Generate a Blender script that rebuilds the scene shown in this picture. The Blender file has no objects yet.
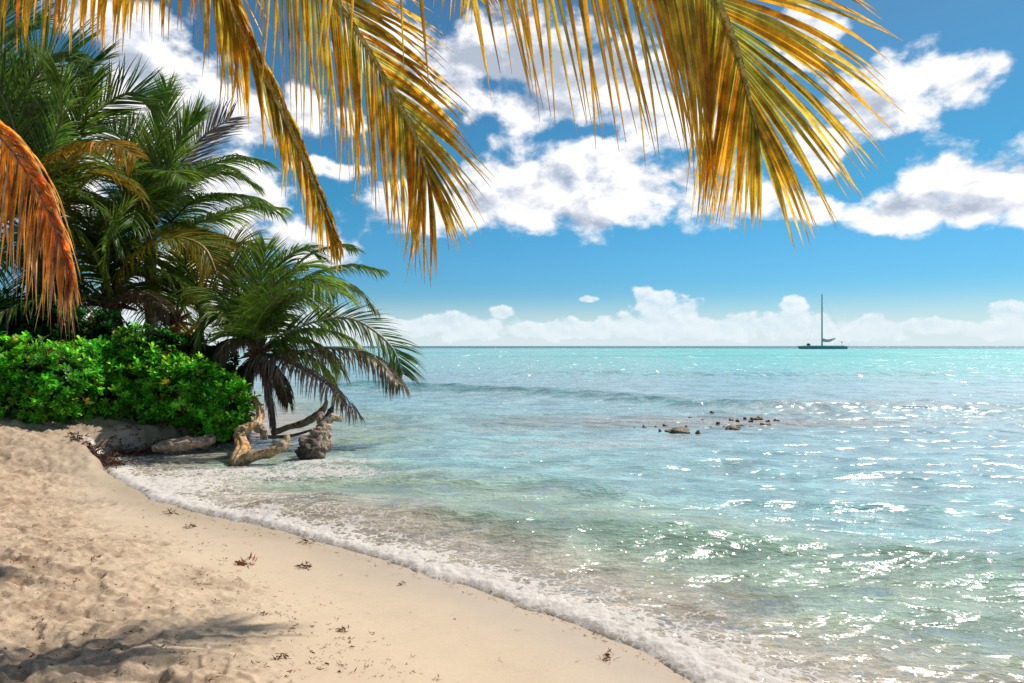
import bpy, math, random
import numpy as np
from mathutils import Vector, noise as mnoise

R = math.radians
EYE = 1.9
F = 683.0
HOR = 346.0
SUN_AZ, SUN_EL = 46.0, 51.0
col = bpy.context.scene.collection

def at(px, py, Y):
    return Vector(((px - 512) / F * Y, Y, EYE + (HOR - py) / F * Y))

# ------------------------------------------------------------------ helpers
def link(o, parent=None):
    col.objects.link(o)
    if parent is not None:
        o.parent = parent
    return o

def tag(o, label=None, cat=None, group=None, kind=None):
    if label: o['label'] = label
    if cat: o['category'] = cat
    if group: o['group'] = group
    if kind: o['kind'] = kind
    return o

def empty(name, loc):
    o = bpy.data.objects.new(name, None)
    o.empty_display_size = 0.2
    o.location = loc
    return link(o)

class MB:
    def __init__(s):
        s.v = []; s.f = []; s.c = []
    def add(s, verts, faces, cols):
        b = len(s.v)
        s.v.extend(verts)
        s.f.extend([tuple(i + b for i in f) for f in faces])
        if len(cols) == len(verts): s.c.extend(cols)
        else: s.c.extend([cols[0]] * len(verts))
    def build(s, name, mat, parent=None, origin=None, smooth=True):
        if origin is None:
            origin = Vector((0, 0, 0))
            for q in s.v: origin += Vector(q)
            origin /= max(1, len(s.v))
            own = True
        else:
            own = False
        a = np.array([tuple(q) for q in s.v], dtype=np.float64) - np.array(tuple(origin))
        me = bpy.data.meshes.new(name)
        me.from_pydata(a.tolist(), [], s.f)
        ca = me.color_attributes.new('Col', 'FLOAT_COLOR', 'POINT')
        cc = np.ones((len(s.v), 4), dtype=np.float32)
        cc[:, :3] = np.array([tuple(q)[:3] for q in s.c], dtype=np.float32)
        ca.data.foreach_set('color', cc.ravel())
        if smooth:
            me.polygons.foreach_set('use_smooth', [True] * len(me.polygons))
        me.materials.append(mat)
        o = bpy.data.objects.new(name, me)
        link(o, parent)
        if own: o.location = origin
        return o

V_ = Vector
def catmull(pts, n):
    P = [Vector(p) for p in pts]
    P = [P[0] * 2 - P[1]] + P + [P[-1] * 2 - P[-2]]
    out = []
    m = len(P) - 3
    for k in range(n + 1):
        u = k / n * m
        i = min(int(u), m - 1); t = u - i
        a, b, c, d = P[i], P[i + 1], P[i + 2], P[i + 3]
        out.append(0.5 * ((2 * b) + (c - a) * t + (2 * a - 5 * b + 4 * c - d) * t * t + (3 * b - a - 3 * c + d) * t ** 3))
    return out

def tube(mb, pts, radii, sides=10, color=(1, 1, 1), rough=0.0, nscale=3.0, n=None, cap=True, squash=None, color_fn=None, groove=0.0):
    """tapered tube through pts, optionally displaced with noise; ends closed"""
    n = n or (len(pts) - 1) * 6
    C = catmull(pts, n)
    rr = catmull([Vector((r, 0, 0)) for r in radii], n)
    verts = []; cols = []
    ref = Vector((0, 0, 1)) if abs((C[1] - C[0]).normalized().z) < .9 else Vector((0, 1, 0))
    for k, p in enumerate(C):
        T = (C[min(k + 1, n)] - C[max(k - 1, 0)]).normalized()
        U = (ref - T * ref.dot(T)).normalized(); ref = U
        V = T.cross(U)
        r = max(1e-4, rr[k].x)
        for j in range(sides):
            a = 2 * math.pi * j / sides
            d = U * math.cos(a) + V * math.sin(a)
            q = p + d * r
            if rough:
                q += d * r * rough * (mnoise.fractal(q * nscale, 1.0, 2.0, 4))
            if groove:
                gn = mnoise.noise(V_((math.cos(a) * 2.6, math.sin(a) * 2.6, k / n * 5))) + .6 * mnoise.noise(V_((math.cos(a) * 6, math.sin(a) * 6, k / n * 9)))
                q += d * r * groove * gn
            verts.append(q)
            cols.append(color_fn(k / n, a, q) if color_fn else color)
    faces = []
    for k in range(n):
        for j in range(sides):
            j2 = (j + 1) % sides
            faces.append((k * sides + j, k * sides + j2, (k + 1) * sides + j2, (k + 1) * sides + j))
    if cap:
        for e, kk in ((0, 0), (1, n)):
            verts.append(C[kk]); cols.append(color_fn(kk / n, 0, C[kk]) if color_fn else color)
            ci = len(verts) - 1
            for j in range(sides):
                j2 = (j + 1) % sides
                faces.append((kk * sides + j2, kk * sides + j, ci) if e == 0 else (kk * sides + j, kk * sides + j2, ci))
    mb.add(verts, faces, cols)

# ------------------------------------------------------------------ node helpers
class NT:
    def __init__(s, tree):
        s.t = tree; tree.nodes.clear()
    def n(s, typ, **kw):
        nd = s.t.nodes.new(typ)
        for k, v in kw.items():
            if k.startswith('i_'):
                key = k[2:]
                key = int(key) if key.isdigit() else key
                nd.inputs[key].default_value = v
            else:
                setattr(nd, k, v)
        return nd
    def l(s, a, b):
        s.t.links.new(a, b)
    def math(s, op, a, b=None, c=None, clamp=False):
        nd = s.n('ShaderNodeMath', operation=op); nd.use_clamp = clamp
        for i, q in enumerate((a, b, c)):
            if q is None: continue
            if isinstance(q, (int, float)): nd.inputs[i].default_value = q
            else: s.l(q, nd.inputs[i])
        return nd.outputs[0]
    def sstep(s, v, lo, hi, a=0.0, b=1.0):
        nd = s.n('ShaderNodeMapRange', interpolation_type='SMOOTHSTEP')
        s.l(v, nd.inputs[0])
        nd.inputs[1].default_value = lo; nd.inputs[2].default_value = hi
        nd.inputs[3].default_value = a; nd.inputs[4].default_value = b
        return nd.outputs[0]
    def mix(s, fac, a, b, blend='MIX'):
        nd = s.n('ShaderNodeMix', data_type='RGBA', blend_type=blend)
        for sock, q in ((nd.inputs[0], fac), (nd.inputs[6], a), (nd.inputs[7], b)):
            if isinstance(q, (int, float)): sock.default_value = q
            elif isinstance(q, tuple): sock.default_value = (*q, 1.0)[:4]
            else: s.l(q, sock)
        return nd.outputs[2]
    def noise(s, vec, scale, detail=4, rough=0.55, dist=0.0):
        nd = s.n('ShaderNodeTexNoise'); nd.inputs['Scale'].default_value = scale
        nd.inputs['Detail'].default_value = detail; nd.inputs['Roughness'].default_value = rough
        nd.inputs['Distortion'].default_value = dist
        if vec is not None: s.l(vec, nd.inputs['Vector'])
        return nd.outputs['Fac']
    def bump(s, h, strength, distance, normal=None):
        nd = s.n('ShaderNodeBump'); nd.inputs['Strength'].default_value = strength
        nd.inputs['Distance'].default_value = distance
        s.l(h, nd.inputs['Height'])
        if normal is not None: s.l(normal, nd.inputs['Normal'])
        return nd.outputs[0]

def new_mat(name):
    m = bpy.data.materials.new(name); m.use_nodes = True
    return m, NT(m.node_tree)

def leaf_material(name, trans=0.4, rough=0.45, spot=0.0, gain=1.25):
    m, t = new_mat(name)
    at_ = t.n('ShaderNodeAttribute', attribute_name='Col')
    geo = t.n('ShaderNodeNewGeometry')
    nz = t.noise(geo.outputs['Position'], 9.0, 4, 0.6)
    k = t.sstep(nz, 0.25, 0.75, 0.62, 1.35)
    hsv = t.n('ShaderNodeHueSaturation'); t.l(at_.outputs['Color'], hsv.inputs['Color']); t.l(k, hsv.inputs['Value'])
    c = hsv.outputs[0]
    if spot:
        sp = t.noise(geo.outputs['Position'], 55.0, 3, 0.6)
        f = t.sstep(sp, 0.56, 0.66, 0.0, spot)
        c = t.mix(f, c, (0.30, 0.115, 0.012))
        sp2 = t.noise(geo.outputs['Position'], 38.0, 2, 0.5)
        f2 = t.sstep(sp2, 0.64, 0.72, 0.0, spot)
        c = t.mix(f2, c, (0.55, 0.33, 0.05))
    p = t.n('ShaderNodeBsdfPrincipled'); t.l(c, p.inputs['Base Color'])
    p.inputs['Roughness'].default_value = rough
    p.inputs['Specular IOR Level'].default_value = 0.25
    tr = t.n('ShaderNodeBsdfTranslucent')
    g = t.n('ShaderNodeHueSaturation'); t.l(c, g.inputs['Color']); g.inputs['Value'].default_value = gain; g.inputs['Saturation'].default_value = 1.05
    t.l(g.outputs[0], tr.inputs['Color'])
    ms = t.n('ShaderNodeMixShader'); ms.inputs[0].default_value = trans
    t.l(p.outputs[0], ms.inputs[1]); t.l(tr.outputs[0], ms.inputs[2])
    out = t.n('ShaderNodeOutputMaterial'); t.l(ms.outputs[0], out.inputs[0])
    return m

def wood_material(name, rough=0.75, bump=0.02, scale=14.0):
    m, t = new_mat(name)
    at_ = t.n('ShaderNodeAttribute', attribute_name='Col')
    geo = t.n('ShaderNodeNewGeometry')
    n1 = t.noise(geo.outputs['Position'], scale, 6, 0.65, 0.6)
    n2 = t.noise(geo.outputs['Position'], scale * 4, 5, 0.6)
    k = t.sstep(n1, 0.3, 0.7, 0.28, 1.5)
    c = t.n('ShaderNodeHueSaturation'); t.l(at_.outputs['Color'], c.inputs['Color']); t.l(k, c.inputs['Value'])
    p = t.n('ShaderNodeBsdfPrincipled'); t.l(c.outputs[0], p.inputs['Base Color'])
    p.inputs['Roughness'].default_value = rough
    h = t.math('ADD', n1, t.math('MULTIPLY', n2, 0.4))
    t.l(t.bump(h, 1.0, bump), p.inputs['Normal'])
    out = t.n('ShaderNodeOutputMaterial'); t.l(p.outputs[0], out.inputs[0])
    return m

M_leaf = leaf_material('palm_leaf', 0.42, 0.42)
M_near = leaf_material('palm_leaf_near', 0.66, 0.42, spot=0.45, gain=1.55)
M_bush = leaf_material('shrub_leaf', 0.58, 0.32, gain=1.8)
M_wood = wood_material('driftwood')
M_rachis = wood_material('palm_rachis', 0.5, 0.004, 30)
M_trunk = wood_material('palm_trunk', 0.85, 0.03, 9)
M_rock = wood_material('reef_stone', 0.6, 0.03, 12)
M_weed = leaf_material('dried_weed', 0.1, 0.6)

def plain(name, color, rough=0.5, metal=0.0):
    m, t = new_mat(name)
    geo = t.n('ShaderNodeNewGeometry')
    nz = t.noise(geo.outputs['Position'], 1.3, 3)
    c = t.mix(t.sstep(nz, 0.3, 0.7, 0.0, 1.0), tuple(q * 0.85 for q in color), color)
    p = t.n('ShaderNodeBsdfPrincipled'); t.l(c, p.inputs['Base Color'])
    p.inputs['Roughness'].default_value = rough; p.inputs['Metallic'].default_value = metal
    out = t.n('ShaderNodeOutputMaterial'); t.l(p.outputs[0], out.inputs[0])
    return m

# ------------------------------------------------------------------ numpy noise
def perlin(x, y, seed=0):
    xi = np.floor(x).astype(np.int64); yi = np.floor(y).astype(np.int64)
    xf = x - xi; yf = y - yi
    def grad(ix, iy, dx, dy):
        h = (ix * 374761393 + iy * 668265263 + seed * 1442695041) & 0xFFFFFFFF
        h = ((h ^ (h >> 13)) * 1274126177) & 0xFFFFFFFF
        h = h ^ (h >> 16)
        a = (h & 1023) * (2 * np.pi / 1024)
        return np.cos(a) * dx + np.sin(a) * dy
    u = xf * xf * xf * (xf * (xf * 6 - 15) + 10); v = yf * yf * yf * (yf * (yf * 6 - 15) + 10)
    a = grad(xi, yi, xf, yf); b = grad(xi + 1, yi, xf - 1, yf)
    c = grad(xi, yi + 1, xf, yf - 1); d = grad(xi + 1, yi + 1, xf - 1, yf - 1)
    return ((a * (1 - u) + b * u) * (1 - v) + (c * (1 - u) + d * u) * v) * 1.5
def fbm(x, y, octv=4, seed=0, gain=0.5):
    s = 0; a = 1; t = 0
    for k in range(octv):
        s = s + a * perlin(x * 2 ** k, y * 2 ** k, seed + k * 17); t += a; a *= gain
    return s / t
def ss(x, lo, hi):
    t = np.clip((x - lo) / (hi - lo), 0, 1); return t * t * (3 - 2 * t)

# ------------------------------------------------------------------ shoreline
def g(px, py, z=0.0):
    y = (EYE - z) * F / (py - HOR)
    return ((px - 512) / F * y, y)
shore_ctrl = [(40, -26), (14, -6.5), (6, 0.2), (2.9, 2.35), g(900, 745), g(722, 683), g(600, 627), g(450, 576), g(290, 529),
              g(185, 506), g(135, 484), g(112, 470), (-6.75, 11.1), (-6.3, 11.9), (-5.75, 12.9), (-5.3, 14.0), (-6.2, 17), (-10, 23), (-22, 36), (-60, 80)]
_sp = catmull([(a, b, 0) for a, b in shore_ctrl], 57)
SH = np.array([[p.x, p.y] for p in _sp])
SH = np.vstack([[[9000, -9000]], SH, [[-30000, 42000]]])
LAND = np.vstack([SH, [[-60000, 0]], [[-60000, -60000]], [[9000, -60000]]])

def dist_poly(X, Y, P, want_t=False):
    best = np.full(X.shape, 1e18); tt = np.zeros(X.shape); sd = np.zeros(X.shape)
    for i in range(len(P) - 1):
        ax, ay = P[i]; bx, by = P[i + 1]
        dx, dy = bx - ax, by - ay
        L2 = dx * dx + dy * dy
        t = np.clip(((X - ax) * dx + (Y - ay) * dy) / L2, 0, 1)
        ex = X - (ax + t * dx); ey = Y - (ay + t * dy)
        d2 = ex * ex + ey * ey
        m = d2 < best
        best = np.where(m, d2, best); tt = np.where(m, i + t, tt)
        if want_t: sd = np.where(m, np.sign(dx * ey - dy * ex), sd)
    if want_t: return np.sqrt(best), tt / (len(P) - 1), sd
    return np.sqrt(best)
def inside(X, Y, P):
    r = np.zeros(X.shape, bool)
    n = len(P)
    for i in range(n):
        x1, y1 = P[i]; x2, y2 = P[(i + 1) % n]
        if y1 == y2: continue
        c = ((y1 > Y) != (y2 > Y)) & (X < (x2 - x1) * (Y - y1) / (y2 - y1) + x1)
        r ^= c
    return r
def shore_s(X, Y):
    d = dist_poly(X, Y, SH)
    return np.where(inside(X, Y, LAND), d, -d)

def ground_z(X, Y, s=None, fine=True):
    if s is None: s = shore_s(X, Y)
    inl = np.maximum(s, 0)
    rag = 0.28 * fbm(X * 1.1, Y * 1.1, 4, 31) if fine else 0
    w = ss(Y, 9.0, 10.8)
    beach = 0.06 * np.minimum(inl, 6) + 0.20 * ss(inl, .9, 2.6) + 0.16 * ss(inl, 2.2, 6) + .10 * ss(Y, 7, 10) * ss(inl, .3, 1.6)
    sc = 0.42 * ss(inl + rag, 0.10, 0.42) + 0.26 * ss(inl + rag, .3, 1.7) + 0.03 * np.minimum(inl, 6)
    z = (1 - w) * beach + w * sc
    off = np.maximum(-s, 0)
    z = np.where(s < 0, -0.10 * np.minimum(off, 4) - 0.05 * np.clip(off - 4, 0, 25) - 0.01 * np.clip(off - 29, 0, 300), z)
    rough_m = None
    if fine:
        r = np.hypot(X, Y)
        thr = np.clip(.35 + (8 - Y) * .32, .3, 1.9)
        m = ss(s + 0.45 * fbm(X * .9, Y * .9, 3, 5), thr, thr + .8) * (1 - ss(r, 40, 90))
        m = np.maximum(m, w * ss(s, 0.3, 0.8))
        rough_m = m
        n1 = fbm(X * 1.3, Y * 1.3, 3, 1)
        n2 = fbm(X * 3.6 + 3 * n1, Y * 3.6, 3, 2)
        n3 = fbm(X * 11, Y * 11, 3, 3)
        n4 = np.abs(fbm(X * 5.0, Y * 5.0, 2, 9))
        z = z + m * (0.055 * n1 + 0.055 * n2 + 0.020 * n3 - 0.035 * ss(n4, .0, .25) * 0.6 + .01)
        z = z + (1 - m) * 0.004 * fbm(X * 1.5, Y * 1.5, 2, 4) * ss(s, -3, 0.4)
        fr_ = np.random.RandomState(5)
        for k in range(150):
            fx, fy, fa_ = fr_.uniform(-7.5, 1.2), fr_.uniform(2.2, 10.8), fr_.uniform(0, 3.14)
            dx_, dy_ = X - fx, Y - fy
            near = (np.abs(dx_) < .4) & (np.abs(dy_) < .4)
            if not near.any(): continue
            u_ = (dx_[near] * math.cos(fa_) + dy_[near] * math.sin(fa_)) / .15; v_ = (-dx_[near] * math.sin(fa_) + dy_[near] * math.cos(fa_)) / .065
            q_ = np.sqrt(u_ * u_ + v_ * v_)
            z[near] += m[near] * (-.038 * (1 - ss(q_, .55, 1.1)) + .014 * np.exp(-((q_ - 1.35) / .3) ** 2))
        z = z + w * ss(inl, 0.02, 0.2) * (1 - ss(inl, .5, .9)) * 0.06 * fbm(X * 6, Y * 6, 3, 12)
    return z, s, rough_m

_gx, _gy = np.meshgrid(np.arange(-14, 8, .04), np.arange(-2, 20, .04))
_GZ, _GS, _ = ground_z(_gx, _gy)
def _look(A, x, y):
    u = min(max((x + 14) / .04, 0), A.shape[1] - 1.01); v = min(max((y + 2) / .04, 0), A.shape[0] - 1.01)
    i, j = int(u), int(v); a, b = u - i, v - j
    return float((A[j, i] * (1 - a) + A[j, i + 1] * a) * (1 - b) + (A[j + 1, i] * (1 - a) + A[j + 1, i + 1] * a) * b)
def gz(x, y):
    return _look(_GZ, x, y)

# ------------------------------------------------------------------ polar sheets
def polar(nang, rad):
    a = np.concatenate([np.linspace(-180, -46, 50, endpoint=False), np.linspace(-46, 46, nang, endpoint=False), np.linspace(46, 180, 50, endpoint=False)])
    a = np.radians(a)
    A, Rr = np.meshgrid(a, rad)
    X = Rr * np.sin(A); Y = Rr * np.cos(A)
    return X, Y
def sheet(name, X, Y, Z, mat, attrs, cols):
    nr, na = X.shape
    co = np.stack([X, Y, Z], -1).reshape(-1, 3)
    idx = np.arange(nr * na).reshape(nr, na)
    a = idx[:-1, :]; b = np.roll(idx, -1, 1)[:-1, :]; c = np.roll(idx, -1, 1)[1:, :]; d = idx[1:, :]
    q = np.stack([a, d, c, b], -1).reshape(-1, 4)
    me = bpy.data.meshes.new(name)
    me.vertices.add(len(co)); me.vertices.foreach_set('co', co.astype(np.float32).ravel())
    nq = len(q)
    # centre cap
    cap = idx[0, :][::-1]
    me.loops.add(nq * 4 + len(cap))
    me.loops.foreach_set('vertex_index', np.concatenate([q.ravel(), cap]).astype(np.int32))
    me.polygons.add(nq + 1)
    me.polygons.foreach_set('loop_start', np.concatenate([np.arange(nq) * 4, [nq * 4]]).astype(np.int32))
    me.polygons.foreach_set('use_smooth', np.ones(nq + 1, bool))
    me.update(calc_edges=True); me.validate()
    for k, v in attrs.items():
        at_ = me.attributes.new(k, 'FLOAT', 'POINT'); at_.data.foreach_set('value', v.astype(np.float32).ravel())
    for k, v in cols.items():
        at_ = me.color_attributes.new(k, 'FLOAT_COLOR', 'POINT')
        cc = np.ones((len(co), 4), np.float32); cc[:, :3] = v.reshape(-1, 3)
        at_.data.foreach_set('color', cc.ravel())
    me.materials.append(mat)
    o = bpy.data.objects.new(name, me); link(o)
    # face orientation up
    if me.polygons[len(me.polygons) // 2].normal.z < 0: me.flip_normals()
    return o

def lerp3(a, b, t):
    return np.array(a)[None, None, :] * (1 - t[..., None]) + np.array(b)[None, None, :] * t[..., None]

# ---- sand material
def sand_material():
    m, t = new_mat('beach_sand')
    geo = t.n('ShaderNodeNewGeometry'); P = geo.outputs['Position']
    c0 = t.n('ShaderNodeAttribute', attribute_name='Col').outputs['Color']
    wet = t.n('ShaderNodeAttribute', attribute_name='wet').outputs['Fac']
    rgh = t.n('ShaderNodeAttribute', attribute_name='rgh').outputs['Fac']
    n1 = t.noise(P, 260, 3, 0.7); n2 = t.noise(P, 28, 6, 0.7); n3 = t.noise(P, 5, 5, 0.6)
    k = t.math('ADD', t.math('MULTIPLY', t.math('SUBTRACT', n1, 0.5), 0.7), t.math('MULTIPLY', t.math('SUBTRACT', n2, .5), t.math('MULTIPLY_ADD', rgh, 1.2, 0.2)))
    k = t.math('ADD', k, t.math('MULTIPLY', t.math('SUBTRACT', n3, .5), t.math('MULTIPLY_ADD', rgh, 0.7, 0.16)))
    k = t.math('ADD', k, 1.0)
    h = t.n('ShaderNodeHueSaturation'); t.l(c0, h.inputs['Color']); t.l(k, h.inputs['Value'])
    c = h.outputs[0]
    # tiny specks of organic litter
    v = t.n('ShaderNodeTexVoronoi'); v.inputs['Scale'].default_value = 20; t.l(P, v.inputs['Vector'])
    sp = t.math('LESS_THAN', v.outputs['Distance'], 0.17)
    gate = t.math('GREATER_THAN', t.noise(P, 2.6, 3, 0.6), 0.47)
    wn = t.n('ShaderNodeSeparateColor'); t.l(v.outputs['Color'], wn.inputs[0])
    rg = t.math('GREATER_THAN', wn.outputs[0], 0.5)
    f = t.math('MULTIPLY', t.math('MULTIPLY', sp, gate), t.math('MULTIPLY', rg, t.math('MULTIPLY', t.sstep(rgh, .02, .4), 0.85)))
    c = t.mix(f, c, (0.10, 0.045, 0.02))
    p = t.n('ShaderNodeBsdfPrincipled'); t.l(c, p.inputs['Base Color'])
    t.l(t.math('MULTIPLY_ADD', wet, -0.62, 0.95), p.inputs['Roughness'])
    t.l(t.math('MULTIPLY_ADD', wet, 0.4, 0.15), p.inputs['Specular IOR Level'])
    hh = t.math('ADD', t.math('MULTIPLY', n2, 1.0), t.math('MULTIPLY', n1, 0.18))
    hh = t.math('MULTIPLY', hh, t.math('MULTIPLY_ADD', rgh, 0.95, 0.05))
    t.l(t.bump(hh, 0.7, 0.02), p.inputs['Normal'])
    out = t.n('ShaderNodeOutputMaterial'); t.l(p.outputs[0], out.inputs[0])
    return m

rad = np.concatenate([np.geomspace(0.4, 2.6, 40, endpoint=False), np.geomspace(2.6, 26, 620, endpoint=False), np.geomspace(26, 40000, 110)])
X, Y = polar(820, rad)
Z, S, RG = ground_z(X, Y)
wdry = ss(S + 0.25 * fbm(X * 1.2, Y * 1.2, 3, 77), 0.7, 2.1)
C = lerp3((0.57, 0.45, 0.32), (0.49, 0.365, 0.25), np.maximum(wdry * .6, RG))
# reddish weed litter staining
lit = ss(fbm(X * 1.9, Y * 1.9, 5, 41, .7), 0.0, 0.40) * np.maximum(RG, .0) * (1 - ss(S, 5, 8)) * 1.0
C = C * (1 - lit[..., None] * 0.6) + np.array((0.28, 0.165, 0.10))[None, None] * lit[..., None] * 0.6
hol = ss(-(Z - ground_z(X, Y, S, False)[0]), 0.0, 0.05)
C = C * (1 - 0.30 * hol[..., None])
W = ss(Y, 9.4, 10.8)
scar = W * ss(S, -0.1, 0.05) * (1 - ss(S + .2 * fbm(X * 2, Y * 2, 3, 8), .25, .95))
C = C * (1 - scar[..., None] * 0.6) + np.array((0.40, 0.27, 0.18))[None, None] * scar[..., None] * 0.6
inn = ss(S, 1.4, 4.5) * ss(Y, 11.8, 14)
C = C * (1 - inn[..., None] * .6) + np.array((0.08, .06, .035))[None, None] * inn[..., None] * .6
wetm = (1 - ss(S + .2 * fbm(X, Y, 3, 15), 0.1, 1.1))
C = C * (1 - 0.12 * wetm[..., None])
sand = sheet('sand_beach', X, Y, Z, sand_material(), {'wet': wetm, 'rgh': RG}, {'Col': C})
tag(sand, kind='structure')

# ---- sea
def water_material():
    m, t = new_mat('sea_water')
    geo = t.n('ShaderNodeNewGeometry'); P = geo.outputs['Position']
    wc = t.n('ShaderNodeAttribute', attribute_name='Col').outputs['Color']
    opq = t.n('ShaderNodeAttribute', attribute_name='opq').outputs['Fac']
    foam = t.n('ShaderNodeAttribute', attribute_name='foam').outputs['Fac']
    far = t.n('ShaderNodeAttribute', attribute_name='far').outputs['Fac']
    mp = t.n('ShaderNodeMapping'); t.l(P, mp.inputs[0]); mp.inputs['Scale'].default_value = (0.55, 1.0, 1.0); mp.inputs['Rotation'].default_value = (0, 0, R(12))
    a = t.noise(mp.outputs[0], 1.6, 8, 0.62, 0.3)
    b = t.noise(mp.outputs[0], 9.0, 5, 0.6, 0.4)
    c = t.noise(mp.outputs[0], 0.25, 3, 0.5)
    h = t.math('ADD', t.math('MULTIPLY', a, 0.34), t.math('MULTIPLY', b, 0.060))
    h2 = t.math('ADD', t.math('MULTIPLY', a, 0.55), t.math('MULTIPLY', c, 1.2))
    hm = t.n('ShaderNodeMix', data_type='FLOAT'); t.l(far, hm.inputs[0]); t.l(h, hm.inputs[2]); t.l(h2, hm.inputs[3])
    nrm = t.bump(hm.outputs[0], 0.85, 1.0)
    # small wavelet facets: each cell of the surface is tilted its own way, finer near the shore, coarser out at sea
    dist = t.n('ShaderNodeVectorMath', operation='LENGTH'); t.l(P, dist.inputs[0]); dist = dist.outputs['Value']
    wz = t.n('ShaderNodeTexNoise'); wz.inputs['Scale'].default_value = 9; wz.inputs['Detail'].default_value = 2; t.l(P, wz.inputs['Vector'])
    ws = t.n('ShaderNodeVectorMath', operation='SCALE'); ws.inputs['Scale'].default_value = .16; t.l(wz.outputs['Color'], ws.inputs[0])
    PW = t.n('ShaderNodeVectorMath', operation='ADD'); t.l(P, PW.inputs[0]); t.l(ws.outputs[0], PW.inputs[1]); PW = PW.outputs[0]
    acc = None
    for sx_, sy_, lo, hi in ((54, 52, 0, 0.1), (32, 17, 8.0, 11), (15, 5, 13, 18), (7.5, 1.0, 26, 40), (2.2, .055, 75, 115), (.9, .008, 230, 340)):
        mm = t.n('ShaderNodeMapping'); t.l(PW, mm.inputs[0]); mm.inputs['Scale'].default_value = (sx_, sy_, 1.0); mm.inputs['Rotation'].default_value = (0, 0, R(7))
        vv = t.n('ShaderNodeTexVoronoi'); vv.inputs['Scale'].default_value = 1.0; t.l(mm.outputs[0], vv.inputs['Vector'])
        cc = vv.outputs['Color']
        acc = cc if acc is None else t.mix(t.sstep(dist, lo, hi), acc, cc)
    a2 = t.noise(mp.outputs[0], 1.6, 2, 0.5, 0.3); b2 = t.noise(mp.outputs[0], 6.5, 1, 0.5, 0.4)
    hg = t.math('ADD', t.math('MULTIPLY', a2, t.sstep(dist, 12, 45, .34, .05)), t.math('MULTIPLY', b2, t.sstep(dist, 5, 16, .055, .004)))
    hg = t.math('ADD', hg, t.math('MULTIPLY', c, t.sstep(dist, 15, 60, .0, .5)))
    nrm_g = t.bump(hg, 0.85, 1.0)
    sep = t.n('ShaderNodeSeparateColor'); t.l(acc, sep.inputs[0])
    bb_ = sep.outputs[2]
    amp = t.math('MULTIPLY_ADD', t.math('POWER', bb_, 2.6), 1.40, 0.18)
    clus = t.sstep(b, .40, .62, .45, 1.0)
    gate = t.sstep(t.noise(P, .45, 3, .6), .40, .60, .62, 1.0)
    gate = t.math('MULTIPLY', gate, t.math('MAXIMUM', t.sstep(dist, 8, 11, 1.0, .54), t.sstep(dist, 24, 70, .48, 1.9)))
    amp = t.math('MULTIPLY', t.math('MULTIPLY', amp, clus), gate)
    cx_ = t.math('MULTIPLY', t.math('SUBTRACT', sep.outputs[0], .5), amp); cy_ = t.math('MULTIPLY', t.math('SUBTRACT', sep.outputs[1], .5), amp)
    cv = t.n('ShaderNodeCombineXYZ'); t.l(cx_, cv.inputs[0]); t.l(cy_, cv.inputs[1])
    av = t.n('ShaderNodeVectorMath', operation='ADD'); t.l(nrm_g, av.inputs[0]); t.l(cv.outputs[0], av.inputs[1])
    nv_ = t.n('ShaderNodeVectorMath', operation='NORMALIZE'); t.l(av.outputs[0], nv_.inputs[0]); gnrm = nv_.outputs[0]
    # body colour under the surface
    var = t.sstep(a, 0.35, 0.65, 0.72, 1.22)
    hs = t.n('ShaderNodeHueSaturation'); t.l(wc, hs.inputs['Color']); t.l(var, hs.inputs['Value'])
    df = t.n('ShaderNodeBsdfDiffuse'); t.l(hs.outputs[0], df.inputs['Color']); t.l(nrm, df.inputs['Normal'])
    tp = t.n('ShaderNodeBsdfTransparent'); tp.inputs['Color'].default_value = (0.93, 0.97, 0.94, 1)
    body = t.n('ShaderNodeMixShader'); t.l(opq, body.inputs[0]); t.l(tp.outputs[0], body.inputs[1]); t.l(df.outputs[0], body.inputs[2])
    gl = t.n('ShaderNodeBsdfGlossy'); t.l(t.math('MULTIPLY_ADD', far, 0.0, 0.22), gl.inputs['Roughness']); t.l(gnrm, gl.inputs['Normal'])
    fr = t.n('ShaderNodeFresnel'); fr.inputs['IOR'].default_value = 1.42; t.l(gnrm, fr.inputs['Normal'])
    ff = t.math('MULTIPLY', fr.outputs[0], t.math('MULTIPLY_ADD', far, -0.35, 1.0), clamp=True)
    sur = t.n('ShaderNodeMixShader'); t.l(ff, sur.inputs[0]); t.l(body.outputs[0], sur.inputs[1]); t.l(gl.outputs[0], sur.inputs[2])
    # foam
    f1 = t.noise(P, 7.5, 7, 0.68, 0.8)
    v = t.n('ShaderNodeTexVoronoi', feature='DISTANCE_TO_EDGE'); v.inputs['Scale'].default_value = 9.0
    wv = t.n('ShaderNodeVectorMath', operation='ADD'); t.l(P, wv.inputs[0])
    nzc = t.n('ShaderNodeTexNoise'); nzc.inputs['Scale'].default_value = 4; nzc.inputs['Detail'].default_value = 4; t.l(P, nzc.inputs['Vector'])
    sc = t.n('ShaderNodeVectorMath', operation='SCALE'); sc.inputs['Scale'].default_value = 0.45; t.l(nzc.outputs['Color'], sc.inputs[0]); t.l(sc.outputs[0], wv.inputs[1])
    t.l(wv.outputs[0], v.inputs['Vector'])
    lace = t.sstep(v.outputs['Distance'], 0.0, 0.16, 0.30, -0.14)
    fv = t.math('ADD', t.math('ADD', foam, t.math('MULTIPLY', t.math('SUBTRACT', f1, 0.5), 2.0)), lace)
    fa = t.sstep(fv, 0.44, 0.72, 0.0, 0.98)
    fd = t.n('ShaderNodeBsdfDiffuse')
    fb = t.noise(P, 45, 5, 0.7)
    t.l(t.mix(t.sstep(fb, .3, .7), (0.86, 0.80, 0.75), (1.0, .98, .96)), fd.inputs['Color'])
    fh = t.math('ADD', t.math('MULTIPLY', f1, 1.0), t.math('MULTIPLY', fb, 0.35))
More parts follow.
